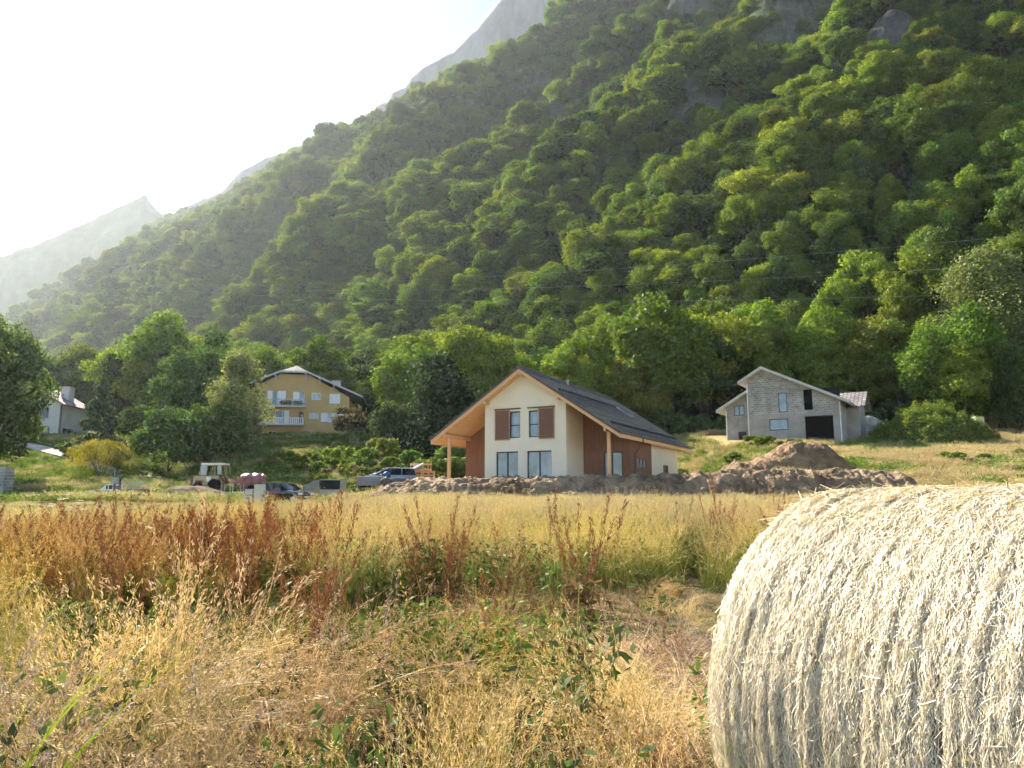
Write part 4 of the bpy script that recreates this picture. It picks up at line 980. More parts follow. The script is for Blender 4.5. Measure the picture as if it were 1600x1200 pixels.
# ------------------------------------------------------------------ vehicles
def wheel(parent, x, y, r, w, axis='y', name='wheel'):
    a = Vector((x, y - w / 2, r)); b = Vector((x, y + w / 2, r))
    o = MB().tube(a, b, r, n=20).build(name, M['tyre'], parent, .015)
    MB().tube(a + Vector((0, -.006, 0)), b + Vector((0, .006, 0)), r * .6, n=14).build('rim', M['steel'], o)
    return o
def car(name, label, prof, roofp, L_, Wd, paint, loc, rz, wr=.31, wb=(.78, -.80), plate=True, tailgate=False, cat='car', group=None, zoff=0):
    """side profile prof (x,z) of the lower body, roofp (x,z) of the cabin; x along the car (front +)"""
    o = empty(name, loc, rz, label, cat, group)
    b = MB(); hw_2 = Wd / 2
    secs = []
    n = len(prof)
    for yy, k in ((-hw_2, .94), (-hw_2 * .93, 1.0), (hw_2 * .93, 1.0), (hw_2, .94)):
        cx = sum(p[0] for p in prof) / n
        secs.append([(cx + (p[0] - cx) * (.985 if abs(yy) == hw_2 else 1), yy, .30 + (p[1] - .30) * k if p[1] > .5 else p[1]) for p in prof])
    vs = [v for s_ in secs for v in s_]; fs = []
    for j in range(3):
        for i in range(n): fs.append((j * n + i, j * n + (i + 1) % n, (j + 1) * n + (i + 1) % n, (j + 1) * n + i))
    fs += [tuple(range(n - 1, -1, -1)), tuple(range(3 * n, 4 * n))]
    b.add(vs, fs); body = b.build('body', paint, o, .02, True)
    # cabin: roof skin on pillars, glass inside
    m = len(roofp); t = MB(); ins = lambda z: hw_2 * (.93 - .17 * max(0, (z - .9)) / .55)
    vs = [(p[0], -ins(p[1]), p[1]) for p in roofp] + [(p[0], ins(p[1]), p[1]) for p in roofp]
    fs = [(i, i + 1, m + i + 1, m + i) for i in range(m - 1)] + [tuple(range(m - 1, -1, -1)), tuple(range(m, 2 * m))]
    t.add(vs, fs); t.build('window_glass', M['glass_car'], o, 0, True)
    # roof panel and pillars proud of the glass
    r_ = MB(); top = [p for p in roofp if p[1] > max(q[1] for q in roofp) - .10]
    xs0, xs1 = min(p[0] for p in top), max(p[0] for p in top)
    pts = [(p[0], p[1] + .012) for p in roofp if xs0 <= p[0] <= xs1]
    r_.prism([(x, -ins(z) - .01, z) for x, z in pts] + [(x, -ins(z) - .01, z - .05) for x, z in reversed(pts)], (0, 2 * ins(pts[0][1]) + .02, 0))
    for s_ in (-1, 1):
        for k in (0, m - 1):
            a = roofp[k]; c = pts[0] if abs(pts[0][0] - a[0]) < abs(pts[-1][0] - a[0]) else pts[-1]
            r_.tube((a[0], s_ * (ins(a[1]) + .0), a[1]), (c[0], s_ * (ins(c[1]) + .0), c[1]), .035, n=6)
        mx = (xs0 + xs1) / 2; r_.tube((mx, s_ * ins(.95), .95), (mx - .05, s_ * ins(pts[0][1]), pts[0][1]), .035, n=6)
    r_.build('roof', paint, o)
    for wx in wb:
        for s_ in (-1, 1): wheel(o, wx * L_ / 2, s_ * (hw_2 - .10), wr, .2)
    fx_ = max(p[0] for p in prof); bx_ = min(p[0] for p in prof)
    for s_ in (-1, 1):
        MB().box(fx_ - .14, fx_ + .006, s_ * hw_2 * .72 - .17, s_ * hw_2 * .72 + .17, .60, .74).build('headlight', M['white'], o, .02)
        MB().box(bx_ - .006, bx_ + .06, s_ * hw_2 * .80 - .1, s_ * hw_2 * .80 + .1, .68, .92).build('tail_light', M['maroon'], o, .01)
        MB().box(.55, .75, s_ * (hw_2 + .10) - .07, s_ * (hw_2 + .10) + .07, .92, 1.03).build('mirror', paint, o, .02)
    MB().box(fx_ - .03, fx_ + .012, -.5, .5, .36, .56).build('grille', M['dark'], o)
    if plate: MB().box(fx_ + .013, fx_ + .02, -.26, .26, .40, .51).build('number_plate', M['white'], o)
    return o
sedan = [(-2.15, .32), (-2.2, .60), (-2.12, .86), (-1.55, .93), (.75, .95), (1.55, .86), (2.05, .72), (2.16, .50), (2.1, .28), (1.72, .24), (1.62, .50), (1.35, .62), (1.05, .50), (.95, .24), (-1.05, .24), (-1.15, .50), (-1.42, .62), (-1.70, .50), (-1.80, .26)]
sedan_r = [(-1.85, .90), (-1.35, 1.27), (-.75, 1.43), (.0, 1.44), (.35, 1.36), (1.05, .95)]
wagon = [(-2.15, .32), (-2.2, .60), (-2.18, .95), (.85, .97), (1.55, .90), (2.05, .76), (2.16, .50), (2.1, .28), (1.72, .24), (1.62, .50), (1.35, .62), (1.05, .50), (.95, .24), (-1.05, .24), (-1.15, .50), (-1.42, .62), (-1.70, .50), (-1.80, .26)]
wagon_r = [(-2.12, .95), (-1.95, 1.46), (-.75, 1.52), (.0, 1.50), (.35, 1.42), (1.1, .97)]
p = at(440, 789, 51.5); car('parked_car', 'black saloon car behind pale boards in the meadow grass', sedan, sedan_r, 4.3, 1.76, M['carblack'], (p.x, p.y, gz(p.x, p.y) + .04), -.42)
p = at(604, 760, 57); cs = car('parked_car', 'silver estate car with its tailgate raised beside the timber stack', wagon, wagon_r, 4.3, 1.74, M['carsilver'], (p.x, p.y, zat(762, 57)), 3.5)
mb = MB(); mb.prism([(-1.98, -.62, 1.50), (-2.75, -.62, 1.92), (-2.85, -.62, 1.86), (-2.08, -.62, 1.42)], (0, 1.24, 0)); mb.build('tailgate', M['carsilver'], cs, .01)
# grey van seen from behind with a raised side panel
p = at(514, 785, 53.5)
vn = empty('parked_van', (p.x, p.y, gz(p.x, p.y)), .10, 'small grey van with dark rear window right of the black saloon', 'van')
mb = MB(); mb.prism([(-.82, 0, .42), (.82, 0, .42), (.85, 0, .95), (.78, 0, 1.68), (-.78, 0, 1.68), (-.85, 0, .95)], (0, 3.2, 0)); mb.build('body', M['cargrey'], vn, .05)
MB().box(-.74, .74, -.03, .02, .96, 1.62).build('rear_window', M['glass_tinted'], vn, .01)
MB().box(-.88, .88, -.14, .03, .42, .60).build('bumper', M['gutter'], vn, .03)
MB().box(-.24, .24, -.15, -.142, .46, .57).build('number_plate', M['white'], vn)
for s_ in (-1, 1):
    MB().box(s_ * .76 - .06, s_ * .76 + .06, -.03, .02, .64, .95).build('tail_light', M['maroon'], vn, .01)
    for yy in (.55, 2.6): wheel_o = MB().tube((s_ * .80 - .09, yy, .31), (s_ * .80 + .09, yy, .31), .31, n=18).build('wheel', M['tyre'], vn, .02)
p = at(489, 785, 53.8)
pn = empty('leaning_panel', (p.x, p.y, gz(p.x, p.y) + .1), .35, 'grey slanting board leaning on the left side of the grey van', 'board')
MB().prism([(-.75, 0, .15), (.55, 0, .35), (.55, 0, 1.62), (.25, 0, 1.60), (-.75, 0, 1.15)], (0, .04, 0)).build('board_sheet', M['greypanel'], pn, .005); MB().box(-.70, -.64, -.05, -.002, -.2, 1.1).box(.4, .46, -.05, -.002, -.2, 1.5).build('batten', M['gutter'], pn)
# pale doors standing in the grass
p = at(396, 790, 48.6)
for dx_, w_, zt_, lab in ((-.30, .58, 1.12, 'pale upright board left of its taller neighbour before the black saloon'), (.36, .72, 1.42, 'tall pale board with a dark joint in front of the black saloon')):
    e_ = empty('upright_board', (p.x + dx_, p.y, gz(p.x, p.y)), .12, lab, 'board', None)
    MB().box(-w_ / 2, w_ / 2, 0, .05, 0, zt_).build('sheet', M['panel'], e_, .006); MB().box(w_ / 2 - .09, w_ / 2 - .03, -.03, -.002, .05, zt_ - .05).box(-w_ / 2 + .02, w_ / 2 - .1, -.02, -.002, zt_ * .62, zt_ * .62 + .05).build('batten', M['gutter'] if dx_ < 0 else M['panel'], e_)
# trailer board with blue tarp
p = at(573, 762, 55.5)
tr = empty('flatbed_trailer', (p.x, p.y, zat(764, 55.5)), .12, 'grey sided trailer standing left of the silver estate car', 'trailer')
MB().box(-.75, 1.3, 0, .05, .25, .90).box(-.75, -.70, .051, 2.2, .25, .90).box(1.25, 1.3, .051, 2.2, .25, .90).box(-.7, 1.25, .051, 2.2, .25, .32).build('bed', M['greypanel'], tr, .006)
for yy in (-.01,): MB().tube((.3, 1.0, .12), (.3, 1.2, .12), .3, n=16).build('wheel', M['tyre'], tr)
MB().box(-.72, 1.27, .02, .08, .90, .96).build('rail', M['offwhite'], tr)
def lumpy(name, mat, parent, c, sz, seed, n=24):
    r_ = np.random.default_rng(seed); vs, fs = [], []
    for i in range(n // 2 + 1):
        for j in range(n):
            a = math.pi * i / (n // 2); b_ = 2 * math.pi * j / n; k = .75 + .5 * float(vnoise(np.array(math.cos(b_) * math.sin(a) * 1.6 + seed + 5), np.array(math.cos(a) * 1.7 + math.sin(b_) * math.sin(a) * 1.4 + 5)))
            vs.append((c[0] + sz[0] * math.sin(a) * math.cos(b_) * k, c[1] + sz[1] * math.sin(a) * math.sin(b_) * k, c[2] + sz[2] * math.cos(a) * k))
    for i in range(n // 2):
        for j in range(n): fs.append((i * n + j, i * n + (j + 1) % n, (i + 1) * n + (j + 1) % n, (i + 1) * n + j))
    return MB().add(vs, fs).build(name, mat, parent, 0, True)
tag(lumpy('blue_tarp', M['blue'], None, (p.x + 1.35, p.y + .5, zat(764, 55.5) + 1.02), (.34, .32, .27), 4), 'crumpled bright blue tarp heaped on the grey trailer', 'tarp')
tag(lumpy('dark_sack', M['gutter'], None, (p.x + 1.5, p.y - .25, zat(764, 55.5) + .45), (.4, .22, .5), 9), 'dark sack hanging under the blue tarp', 'sack')
# orange timber crates
for i, (pxx, z0_, w_, h_, lab) in enumerate(((648, 0, 1.45, .95, 'open orange timber crate nearest the silver estate car'), (668, 0, 1.1, .9, 'orange timber crate nearest the chalet post'), (655, .96, 1.5, .55, 'light timber frame lying on top of the orange crates'))):
    q = at(pxx, 754, 58); e_ = empty('timber_crate', (q.x, q.y, zat(755, 58) + z0_), .2 - .15 * i, lab, 'crate', None)
    mb = MB()
    for sy in (0, 1.0):
        for zz_ in np.linspace(.05, h_ - .08, 4 if i < 2 else 2): mb.box(-w_ / 2, w_ / 2, sy, sy + .025, zz_, zz_ + .12)
    for sx in (-w_ / 2, w_ / 2 - .025):
        for zz_ in np.linspace(.05, h_ - .08, 4 if i < 2 else 2): mb.box(sx, sx + .025, .03, .995, zz_ + .005, zz_ + .115)
    mb.build('slats', M['orangewood'] if i < 2 else M['spruce'], e_)
    mb = MB()
    for sx in (-w_ / 2 + .03, 0, w_ / 2 - .09): mb.box(sx, sx + .06, -.03, -.003, 0, h_).box(sx, sx + .06, 1.03, 1.06, 0, h_ + (.2 if i == 2 else 0))
    if i == 2: mb.tube((-w_ / 2, -.05, .5), (w_ / 2, -.05, .12), .03)
    mb.build('corner_posts', M['spruce'], e_)
# beige digger with loader
p = at(322, 766, 68)
dg = empty('digger', (p.x, p.y, gz(p.x, p.y)), 0, 'old beige digger with white roofed cab and rusty loader arm', 'digger')
k_ = 68 / F   # metres per photo pixel at that distance
X_ = lambda zx: (280 + zx / 10 - 322) * k_
Z_ = lambda zy: (766 - (700 + zy / 10)) * k_ + .1
MB().prism([(X_(205), 0, Z_(600)), (X_(610), 0, Z_(600)), (X_(600), 0, Z_(440)), (X_(210), 0, Z_(440))], (0, 1.3, 0)).build('chassis', M['beige'], dg, .03)
MB().box(X_(245), X_(355), -.06, -.004, Z_(600), Z_(515)).build('side_hatch', M['rust'], dg)
MB().box(X_(165), X_(200), .1, 1.2, Z_(600), Z_(450)).build('counterweight', M['rust'], dg, .02)
cb_ = MB()
for a_, b_ in ((X_(295), X_(322)), (X_(408), X_(420)), (X_(540), X_(535)), (X_(650), X_(625)), (X_(705), X_(680))):
    for yy in (0, 1.25): cb_.tube((a_, yy, Z_(435)), (b_, yy, Z_(268)), .035, n=6)
cb_.build('cab_frame', M['beige'], dg)
MB().prism([(X_(308), .02, Z_(430)), (X_(400), .02, Z_(430)), (X_(410), .02, Z_(275)), (X_(325), .02, Z_(275))], (0, .01, 0)).prism([(X_(575), .02, Z_(420)), (X_(640), .02, Z_(420)), (X_(625), .02, Z_(280)), (X_(575), .02, Z_(280))], (0, .01, 0)).build('side_glass', M['glass'], dg)
MB().box(X_(318), X_(682), -.08, 1.35, Z_(272), Z_(246)).build('cab_roof', M['white'], dg, .03)
MB().box(X_(430), X_(520), .5, .9, Z_(440), Z_(350)).build('driver_seat', M['gutter'], dg, .03)
MB().box(X_(418), X_(482), -.09, -.004, Z_(530), Z_(460)).build('tool_box', M['white'], dg, .02)
for xx, r_ in ((X_(300), .42), (X_(555), .58)):
    for yy in (-.22, 1.30): MB().tube((xx, yy - .15, r_ - .05), (xx, yy + .15, r_ - .05), r_, n=22).build('wheel', M['tyre'], dg, .03)
MB().path([(X_(600), .3, Z_(430)), (X_(660), .3, Z_(520)), (X_(850), .3, Z_(555)), (X_(860), .3, Z_(480))], .07, 6).path([(X_(620), 1.0, Z_(430)), (X_(670), 1.0, Z_(530)), (X_(850), 1.0, Z_(555))], .07, 6).tube((X_(700), .65, Z_(420)), (X_(860), .65, Z_(540)), .05).build('loader_arm', M['rust'], dg)
MB().prism([(X_(850), 0, Z_(690)), (X_(890), 0, Z_(690)), (X_(985), 0, Z_(600)), (X_(850), 0, Z_(560))], (0, 1.3, 0)).build('bucket', M['rust'], dg, .02)
# slurry tank and low trailer
p = at(392, 768, 66); 
tk = empty('tank_trailer', (p.x, p.y, gz(p.x, p.y)), .15, 'maroon round topped tank trailer behind the black saloon', 'tank')
n = 16; mb = MB(); R1 = .78
prof_ = [(-1.15, .25), (-1.05, .6), (-.8, .74), (0, .78), (.8, .74), (1.05, .6), (1.15, .25)]
for (x0, r0), (x1, r1) in zip(prof_[:-1], prof_[1:]): mb.tube((x0, .8, .95), (x1, .8, .95), r0, r1, 20)
mb.build('tank', M['maroon'], tk, 0, True)
MB().box(-1.4, 1.3, .45, .53, .12, .24).box(-1.4, 1.3, 1.07, 1.15, .12, .24).box(-2.6, -1.4, .76, .84, .12, .2).build('chassis', M['rust'], tk)
for yy in (.2, 1.4): MB().tube((0, yy - .1, .3), (0, yy + .1, .3), .34, n=18).build('wheel', M['tyre'], tk, .02)
p = at(368, 768, 64)
hp = empty('steel_hopper', (p.x, p.y, gz(p.x, p.y)), .1, 'small pinkish hopper on thin legs between digger and tank trailer', 'hopper')
MB().prism([(-.55, 0, .95), (.35, 0, .95), (.65, 0, 1.38), (.4, 0, 1.40), (.1, 0, 1.2), (-.4, 0, 1.15)], (0, .9, 0)).build('tray', M['maroon'], hp, .02)
for sx, sy in ((-.5, 0), (.4, 0), (-.5, .85), (.4, .85), (-1.2, 0), (-1.2, .85)): MB().box(sx, sx + .05, sy, sy + .05, 0, .96).build('leg', M['steel'], hp)
MB().box(-1.2, .45, -.01, .03, .90, .95).box(-1.2, .45, .87, .91, .90, .95).build('rail', M['rust'], hp)
# cage truck on the far left with a dark mast
p = at(178, 781, 58); kk = 58 / F
ct = empty('flatbed_truck', (p.x, p.y, gz(p.x, p.y)), 0, 'little white cabbed truck with barred load cage beneath the yellow bush', 'truck')
XX = lambda zx: (120 + zx / 10 - 178) * kk
ZZ = lambda zy: (781 - (700 + zy / 10)) * kk
MB().prism([(XX(350), 0, ZZ(720)), (XX(560), 0, ZZ(720)), (XX(560), 0, ZZ(560)), (XX(440), 0, ZZ(560)), (XX(400), 0, ZZ(600)), (XX(350), 0, ZZ(640))], (0, 1.5, 0)).build('cab', M['white'], ct, .04)
MB().prism([(XX(440), -.012, ZZ(640)), (XX(470), -.012, ZZ(640)), (XX(470), -.012, ZZ(575)), (XX(446), -.012, ZZ(575))], (0, .01, 0)).prism([(XX(485), -.012, ZZ(640)), (XX(545), -.012, ZZ(640)), (XX(545), -.012, ZZ(575)), (XX(485), -.012, ZZ(575))], (0, .01, 0)).build('cab_window', M['glass_car'], ct)
MB().box(XX(150), XX(350), .05, 1.45, ZZ(740), ZZ(650)).build('bonnet', M['cargrey'], ct, .04); MB().box(XX(290), XX(560), -.05, -.004, ZZ(735), ZZ(660)).build('side_skirt', M['carblack'], ct)
MB().box(XX(640), XX(985), 0, 1.5, ZZ(735), ZZ(640)).build('load_bed', M['carblack'], ct, .02)
mb = MB()
for i in range(13):
    x = XX(650) + (XX(980) - XX(650)) * i / 12
    for yy in (0, 1.47): mb.box(x - .012, x + .012, yy, yy + .025, ZZ(640), ZZ(525))
for yy in (0, 1.47): mb.box(XX(645), XX(985), yy, yy + .03, ZZ(525), ZZ(518))
mb.box(XX(645), XX(650), .03, 1.47, ZZ(525), ZZ(518)); mb.box(XX(980), XX(985), .03, 1.47, ZZ(525), ZZ(518)); mb.build('cage', M['steel'], ct)
for xx in (XX(250), XX(860)):
    for yy in (.05, 1.45): MB().tube((xx, yy - .1, .30), (xx, yy + .1, .30), .32, n=18).build('wheel', M['tyre'], ct, .02)
p = at(180, 779, 56.6)
ml = empty('lifting_mast', (p.x, p.y, gz(p.x, p.y)), 0, 'dark upright lifting mast with a grey box in front of the truck', 'mast')
MB().box(-.22, -.12, 0, .12, 0, 2.3).box(.2, .3, 0, .12, 0, 2.0).box(-.12, .2, .02, .08, .4, .5).box(-.12, .2, .02, .08, 1.2, 1.3).box(-.15, .22, .0, .1, .0, 1.1).build('mast_frame', M['carblack'], ml)
MB().box(-.30, .22, -.25, -.003, 1.25, 1.72).build('counterweight_box', M['cargrey'], ml, .03)
# thin tree stems / poles near it, small white box on the mound, power line
p = at(1531, 652, 84)
o = MB().box(p.x - .5, p.x + .5, 84, 84.8, p.z - 1.4, p.z + .1).build('utility_box', M['offwhite'], None, .02); tag(o, 'small white utility box behind the overgrown mound', 'box')
def cable(pts, r=.018):
    mb = MB(); P = [Vector(q) for q in pts]
    for a, b in zip(P[:-1], P[1:]):
        L_ = (b - a).length; pr = a; n = 26
        for i in range(1, n + 1):
            t = i / n; c = a.lerp(b, t) - Vector((0, 0, 4 * t * (1 - t) * L_ * .012)); mb.tube(pr, c, r, n=5); pr = c
    return mb
M['wire'] = surf('aluminium_wire', (.42, .43, .42), .5, .4, .02)
for k, (a, b, c) in enumerate((((240, 446, 190), (980, 430, 135), (1760, 352, 96)), ((236, 449, 190.4), (980, 468, 135), (1760, 402, 96.4)), ((244, 452, 190.8), (980, 482, 135), (1760, 452, 96.8)))):
    lab = ['uppermost wire of the power line crossing the forest', 'middle wire of the power line crossing the forest', 'lowest wire of the power line crossing the forest'][k]
    tag(cable([at(*a), at(*c)], .016).build('power_cable', M['wire']), lab, 'cable')
p = at(240, 446, 190); g_ = gz(p.x, 190)
pl = empty('power_pole', (p.x, 190, g_), 0, 'power pole with white insulators among the hazy trees on the left', 'pole')
MB().tube((0, 0, -.5), (0, 0, p.z - g_ + .2), .17, .12, 10).build('shaft', M['concrete'], pl); MB().box(-1.1, 1.1, -.08, .08, p.z - g_ - .25, p.z - g_ - .1).build('crossarm', M['offwhite'], pl)
for xx in (-1, 0, 1): MB().tube((xx, 0, p.z - g_ - .1), (xx, 0, p.z - g_ + .2), .07, n=8).build('insulator', M['white'], pl)
# ------------------------------------------------------------------ round bale
BC = Vector((1.245, 2.92, 0)); BA = Vector((-.5, .866, 0)).normalized(); BN = Vector((BA.y, -BA.x, 0)) * -1    # BN: towards the camera side
if BN.y > 0: BN = -BN
BR, BL = .715, 1.28
bz = gz(1.7, 2.5) + BR - .02
bale = empty('hay_bale', (0, 0, 0), 0, 'large round straw bale standing at the right front corner', 'hay bale')
bale.location = (BC.x, BC.y, bz)
def bsurf(th, s, r):
    """th angle from the camera side over the top, s along the axis from the far rim"""
    x = BN.x * np.cos(th) * r - BA.x * s; y = BN.y * np.cos(th) * r - BA.y * s; z = np.sin(th) * r
    return np.stack([x, y, z], -1)
def brad(th, s):
    edge = np.minimum(s, BL - s); rr = BR - .05 * np.exp(-np.clip(edge, 0, 1) / .045)
    groove = fbm(s / .022, th * 1.6, 3, 4) * .014 + fbm(s / .13, th * 3.4, 3, 8) * .020 + fbm(s / .012, th * 2.5, 2, 1) * .010
    sag = np.where(np.sin(th) < -.75, -.06 * (-np.sin(th) - .75) / .25, 0)
    return rr + groove + sag
nt, ns = 620, 300
TH, SS = np.meshgrid(np.linspace(0, 2 * np.pi, nt, endpoint=False), np.linspace(0, BL, ns))
Vb = bsurf(TH.ravel(), SS.ravel(), brad(TH.ravel(), SS.ravel()))
i_, j_ = np.meshgrid(np.arange(ns - 1), np.arange(nt)); i_, j_ = i_.ravel(), j_.ravel()
Fb = np.stack([i_ * nt + j_, i_ * nt + (j_ + 1) % nt, (i_ + 1) * nt + (j_ + 1) % nt, (i_ + 1) * nt + j_], 1)
M['straw'] = foliage('straw_strands', .12, .0, gloss=.05)
M['straw_core'] = surf('straw_core', (.56, .46, .31), .95, .05, .3, 30, .8, 120, c2=(.30, .23, .14))
link('straw_roll', poly_mesh('straw_roll', Vb, Fb, M['straw_core'], None, True), bale)
# end faces: rolled rings
for s0, sg in ((0.0, -1), (BL, 1)):
    rr = np.linspace(.0, BR - .075, 60); tt = np.linspace(0, 2 * np.pi, 160, endpoint=False); A2, B2 = np.meshgrid(tt, rr)
    b_ = s0 + sg * (.012 * np.sin(B2 / .02 * 1.0 + A2) + fbm(A2 * 3, B2 / .03, 3) * .03)
    x = BN.x * np.cos(A2) * B2 - BA.x * b_; y = BN.y * np.cos(A2) * B2 - BA.y * b_; z = np.sin(A2) * B2
    f = (np.arange(59)[:, None] * 160 + np.arange(160)[None, :]); nf = (np.arange(59)[:, None] * 160 + (np.arange(160)[None, :] + 1) % 160)
    link('end_face', poly_mesh('end_face', np.stack([x.ravel(), y.ravel(), z.ravel()], 1), np.stack([f.ravel(), nf.ravel(), nf.ravel() + 160, f.ravel() + 160], 1), M['straw_core'], None, True), bale)
def strands(n, r, th0, th1, lmin, lmax, wmin, wmax, spread, lift, cbase):
    th = th0 + (th1 - th0) * r.random(n); s = r.random(n) * (BL + .03) - .015
    # leave the wrap grooves thinner
    g = fbm(s / .022, th * 1.6, 3, 4); k = g > -.21 - .1 * r.random(n); th, s = th[k], s[k]; n = len(th)
    L_ = lmin + (lmax - lmin) * r.random(n) ** 1.5; a = r.normal(size=n) * spread
    dth, ds = np.cos(a) * L_ / BR, np.sin(a) * L_
    w = wmin + (wmax - wmin) * r.random(n)
    base = brad(th, s) + .002 + .010 * r.random(n)
    cols = []
    vs = []
    curl = r.normal(size=n) * .18; l0 = lift * r.random(n) ** 4; l1 = lift * r.random(n) ** 4; tw = r.normal(size=n) * .6
    for q in (0, .5, 1.0):
        t_ = th + dth * (q - .5); s_ = s + ds * (q - .5) + curl * L_ * q * (1 - q)
        rad = base + np.where(q == 0, l0, np.where(q == 1.0, l1, .004)) if False else base + (l0 if q == 0 else l1 if q == 1.0 else .004)
        P = bsurf(t_, s_, rad)
        # width vector: in surface, perpendicular to direction, twisted
        wd_t, wd_s = -np.sin(a), np.cos(a)
        tang = bsurf(t_ + .01, s_, rad) - P; tang /= np.linalg.norm(tang, axis=1)[:, None]
        ax = np.tile(np.array([-BA.x, -BA.y, 0.]), (n, 1)); nr = np.cross(ax, tang); nr /= np.linalg.norm(nr, axis=1)[:, None]
        wv = tang * wd_t[:, None] + ax * wd_s[:, None]; wv = wv * np.cos(tw)[:, None] + nr * np.sin(tw)[:, None]
        ww = (w * (1.0 if q == .5 else .55))[:, None] * .5
        vs += [P - wv * ww, P + wv * ww]
    V_ = np.stack(vs, 1).reshape(-1, 3); b = np.arange(n)[:, None] * 6
    F_ = np.concatenate([b + np.array([[0, 1, 3, 2]]), b + np.array([[2, 3, 5, 4]])])
    c = np.array(cbase) * (.6 + .55 * r.random((n, 1)) ** .8); c[r.random(n) < .10] *= np.array((.55, .45, .38)); g2 = r.random(n) < .12; c[g2] = c[g2] * np.array((.92, .98, .8))
    return V_, F_, np.repeat(c, 6, 0)
r_ = np.random.default_rng(77)
acc = [strands(200000, r_, -1.0, 2.3, .012, .06, .0010, .0026, .36, .006, (.87, .76, .60)), strands(9000, r_, -1.0, 2.3, .03, .09, .0012, .0028, .8, .016, (.90, .81, .67)),
       strands(1600, r_, 1.0, 2.0, .08, .22, .0015, .004, 1.2, .035, (.66, .54, .34))]
off = 0; Vs, Fs, Cs = [], [], []
for a_, b_, c_ in acc: Vs.append(a_); Fs.append(b_ + off); Cs.append(c_); off += len(a_)
o = link('straw_strands', poly_mesh('straw_strands', np.concatenate(Vs), np.concatenate(Fs), M['straw'], np.concatenate(Cs)), bale); o['kind'] = 'stuff'

# ------------------------------------------------------------------ grass and weeds
def stems(r, n, Rr, h, hv, lean, droop, w, c0, c1, seg=5, heads=0, hsize=.006, hcol=None, hspan=.28, az=None, azs=6.28, wtip=.35, hvar2=.3):
    """curved ribbons with optional seed heads; returns V,F,C"""
    a = r.random(n) * 6.283; rr = Rr * np.sqrt(r.random(n)); b0 = np.stack([np.cos(a) * rr, np.sin(a) * rr, np.zeros(n)], 1)
    H = h * (1 - hv + 2 * hv * r.random(n)); az_ = (r.random(n) * 6.283 if az is None else az + azs * (r.random(n) - .5)); d = np.stack([np.cos(az_), np.sin(az_), np.zeros(n)], 1)
    ln = lean * (.4 + 1.2 * r.random(n)); dr = droop * (.3 + 1.2 * r.random(n))
    wa = r.random(n) * 6.283; wd = np.stack([np.cos(wa), np.sin(wa), .2 * r.normal(size=n)], 1)
    def pos(t):
        t = np.asarray(t); z = H * (t - np.clip(dr, 0, .85) * t ** 2.4) ; x = H * (ln * t ** 1.4 + dr * .75 * t ** 2.6)
        return b0 + d * x[:, None] + np.array((0, 0, 1.)) * np.maximum(z, .01)[:, None]
    Vs, Cs = [], []
    ww = w * (.7 + .6 * r.random(n)); cj = (1 - hvar2 + 2 * hvar2 * r.random((n, 1)))
    for k in range(seg + 1):
        t = k / seg; P = pos(np.full(n, t)); wt = (ww * (1 - (1 - wtip) * t))[:, None] * .5
        Vs += [P - wd * wt, P + wd * wt]; c = (np.array(c0) * (1 - t) + np.array(c1) * t) * cj; Cs += [c, c]
    m = 2 * (seg + 1); V_ = np.stack(Vs, 1).reshape(-1, 3); C_ = np.stack(Cs, 1).reshape(-1, 3)
    b = np.arange(n)[:, None] * m; F_ = np.concatenate([b + np.array([[2 * k, 2 * k + 1, 2 * k + 3, 2 * k + 2]]) for k in range(seg)])
    if heads:
        nh = n * heads; t = (1 - hspan * r.random(nh)); ii = np.repeat(np.arange(n), heads)
        # evaluate at head positions
        H_, ln_, dr_, b_, d_ = H[ii], ln[ii], dr[ii], b0[ii], d[ii]
        f = lambda t: b_ + d_ * (H_ * (ln_ * t ** 1.4 + dr_ * .75 * t ** 2.6))[:, None] + np.array((0, 0, 1.)) * np.maximum(H_ * (t - np.clip(dr_, 0, .85) * t ** 2.4), .01)[:, None]
        P = f(t); T = f(np.minimum(t + .03, 1.03)) - P; T /= np.linalg.norm(T, axis=1)[:, None] + 1e-9
        P = P + r.normal(size=(nh, 3)) * hsize * 1.3
        T = T + r.normal(size=(nh, 3)) * .35; T /= np.linalg.norm(T, axis=1)[:, None]
        sd = r.normal(size=(nh, 3)); sd -= (sd * T).sum(1)[:, None] * T; sd /= np.linalg.norm(sd, axis=1)[:, None]
        L_ = hsize * (1.2 + 1.6 * r.random((nh, 1))); wv = hsize * .42
        v = np.stack([P - T * L_, P + sd * wv, P + T * L_, P - sd * wv], 1).reshape(-1, 3)
        c = np.repeat(np.array(hcol if hcol else c1) * (.65 + .6 * r.random((nh, 1))), 4, 0)
        F_ = np.concatenate([F_, np.arange(4 * nh).reshape(-1, 4) + len(V_)]); V_ = np.concatenate([V_, v]); C_ = np.concatenate([C_, c])
    return V_, F_, C_
def leaves_on(r, n, Rr, z0, z1, size, c, elong=2.0, upn=.5):
    a = r.random(n) * 6.283; rr = Rr * np.sqrt(r.random(n)); P = np.stack([np.cos(a) * rr, np.sin(a) * rr, z0 + (z1 - z0) * r.random(n)], 1)
    nr = r.normal(size=(n, 3)) + np.array((0, 0, upn)); nr /= np.linalg.norm(nr, axis=1)[:, None]
    v, f = quads_leaf(P, nr, size, elong, r); return v, f, np.repeat(np.array(c) * (.6 + .8 * r.random((n, 1))), 4, 0)
def join(*parts):
    o_ = 0; a, b, c = [], [], []
    for v, f, cc in parts: a.append(v); b.append(f + o_); c.append(cc); o_ += len(v)
    return np.concatenate(a), np.concatenate(b), np.concatenate(c)
STRAW = (.43, .32, .15); GOLD = (.40, .28, .105); GY = (.21, .22, .07); GR = (.09, .135, .035); PALE = (.58, .50, .36); RED = (.19, .078, .045); OCH = (.31, .19, .09)
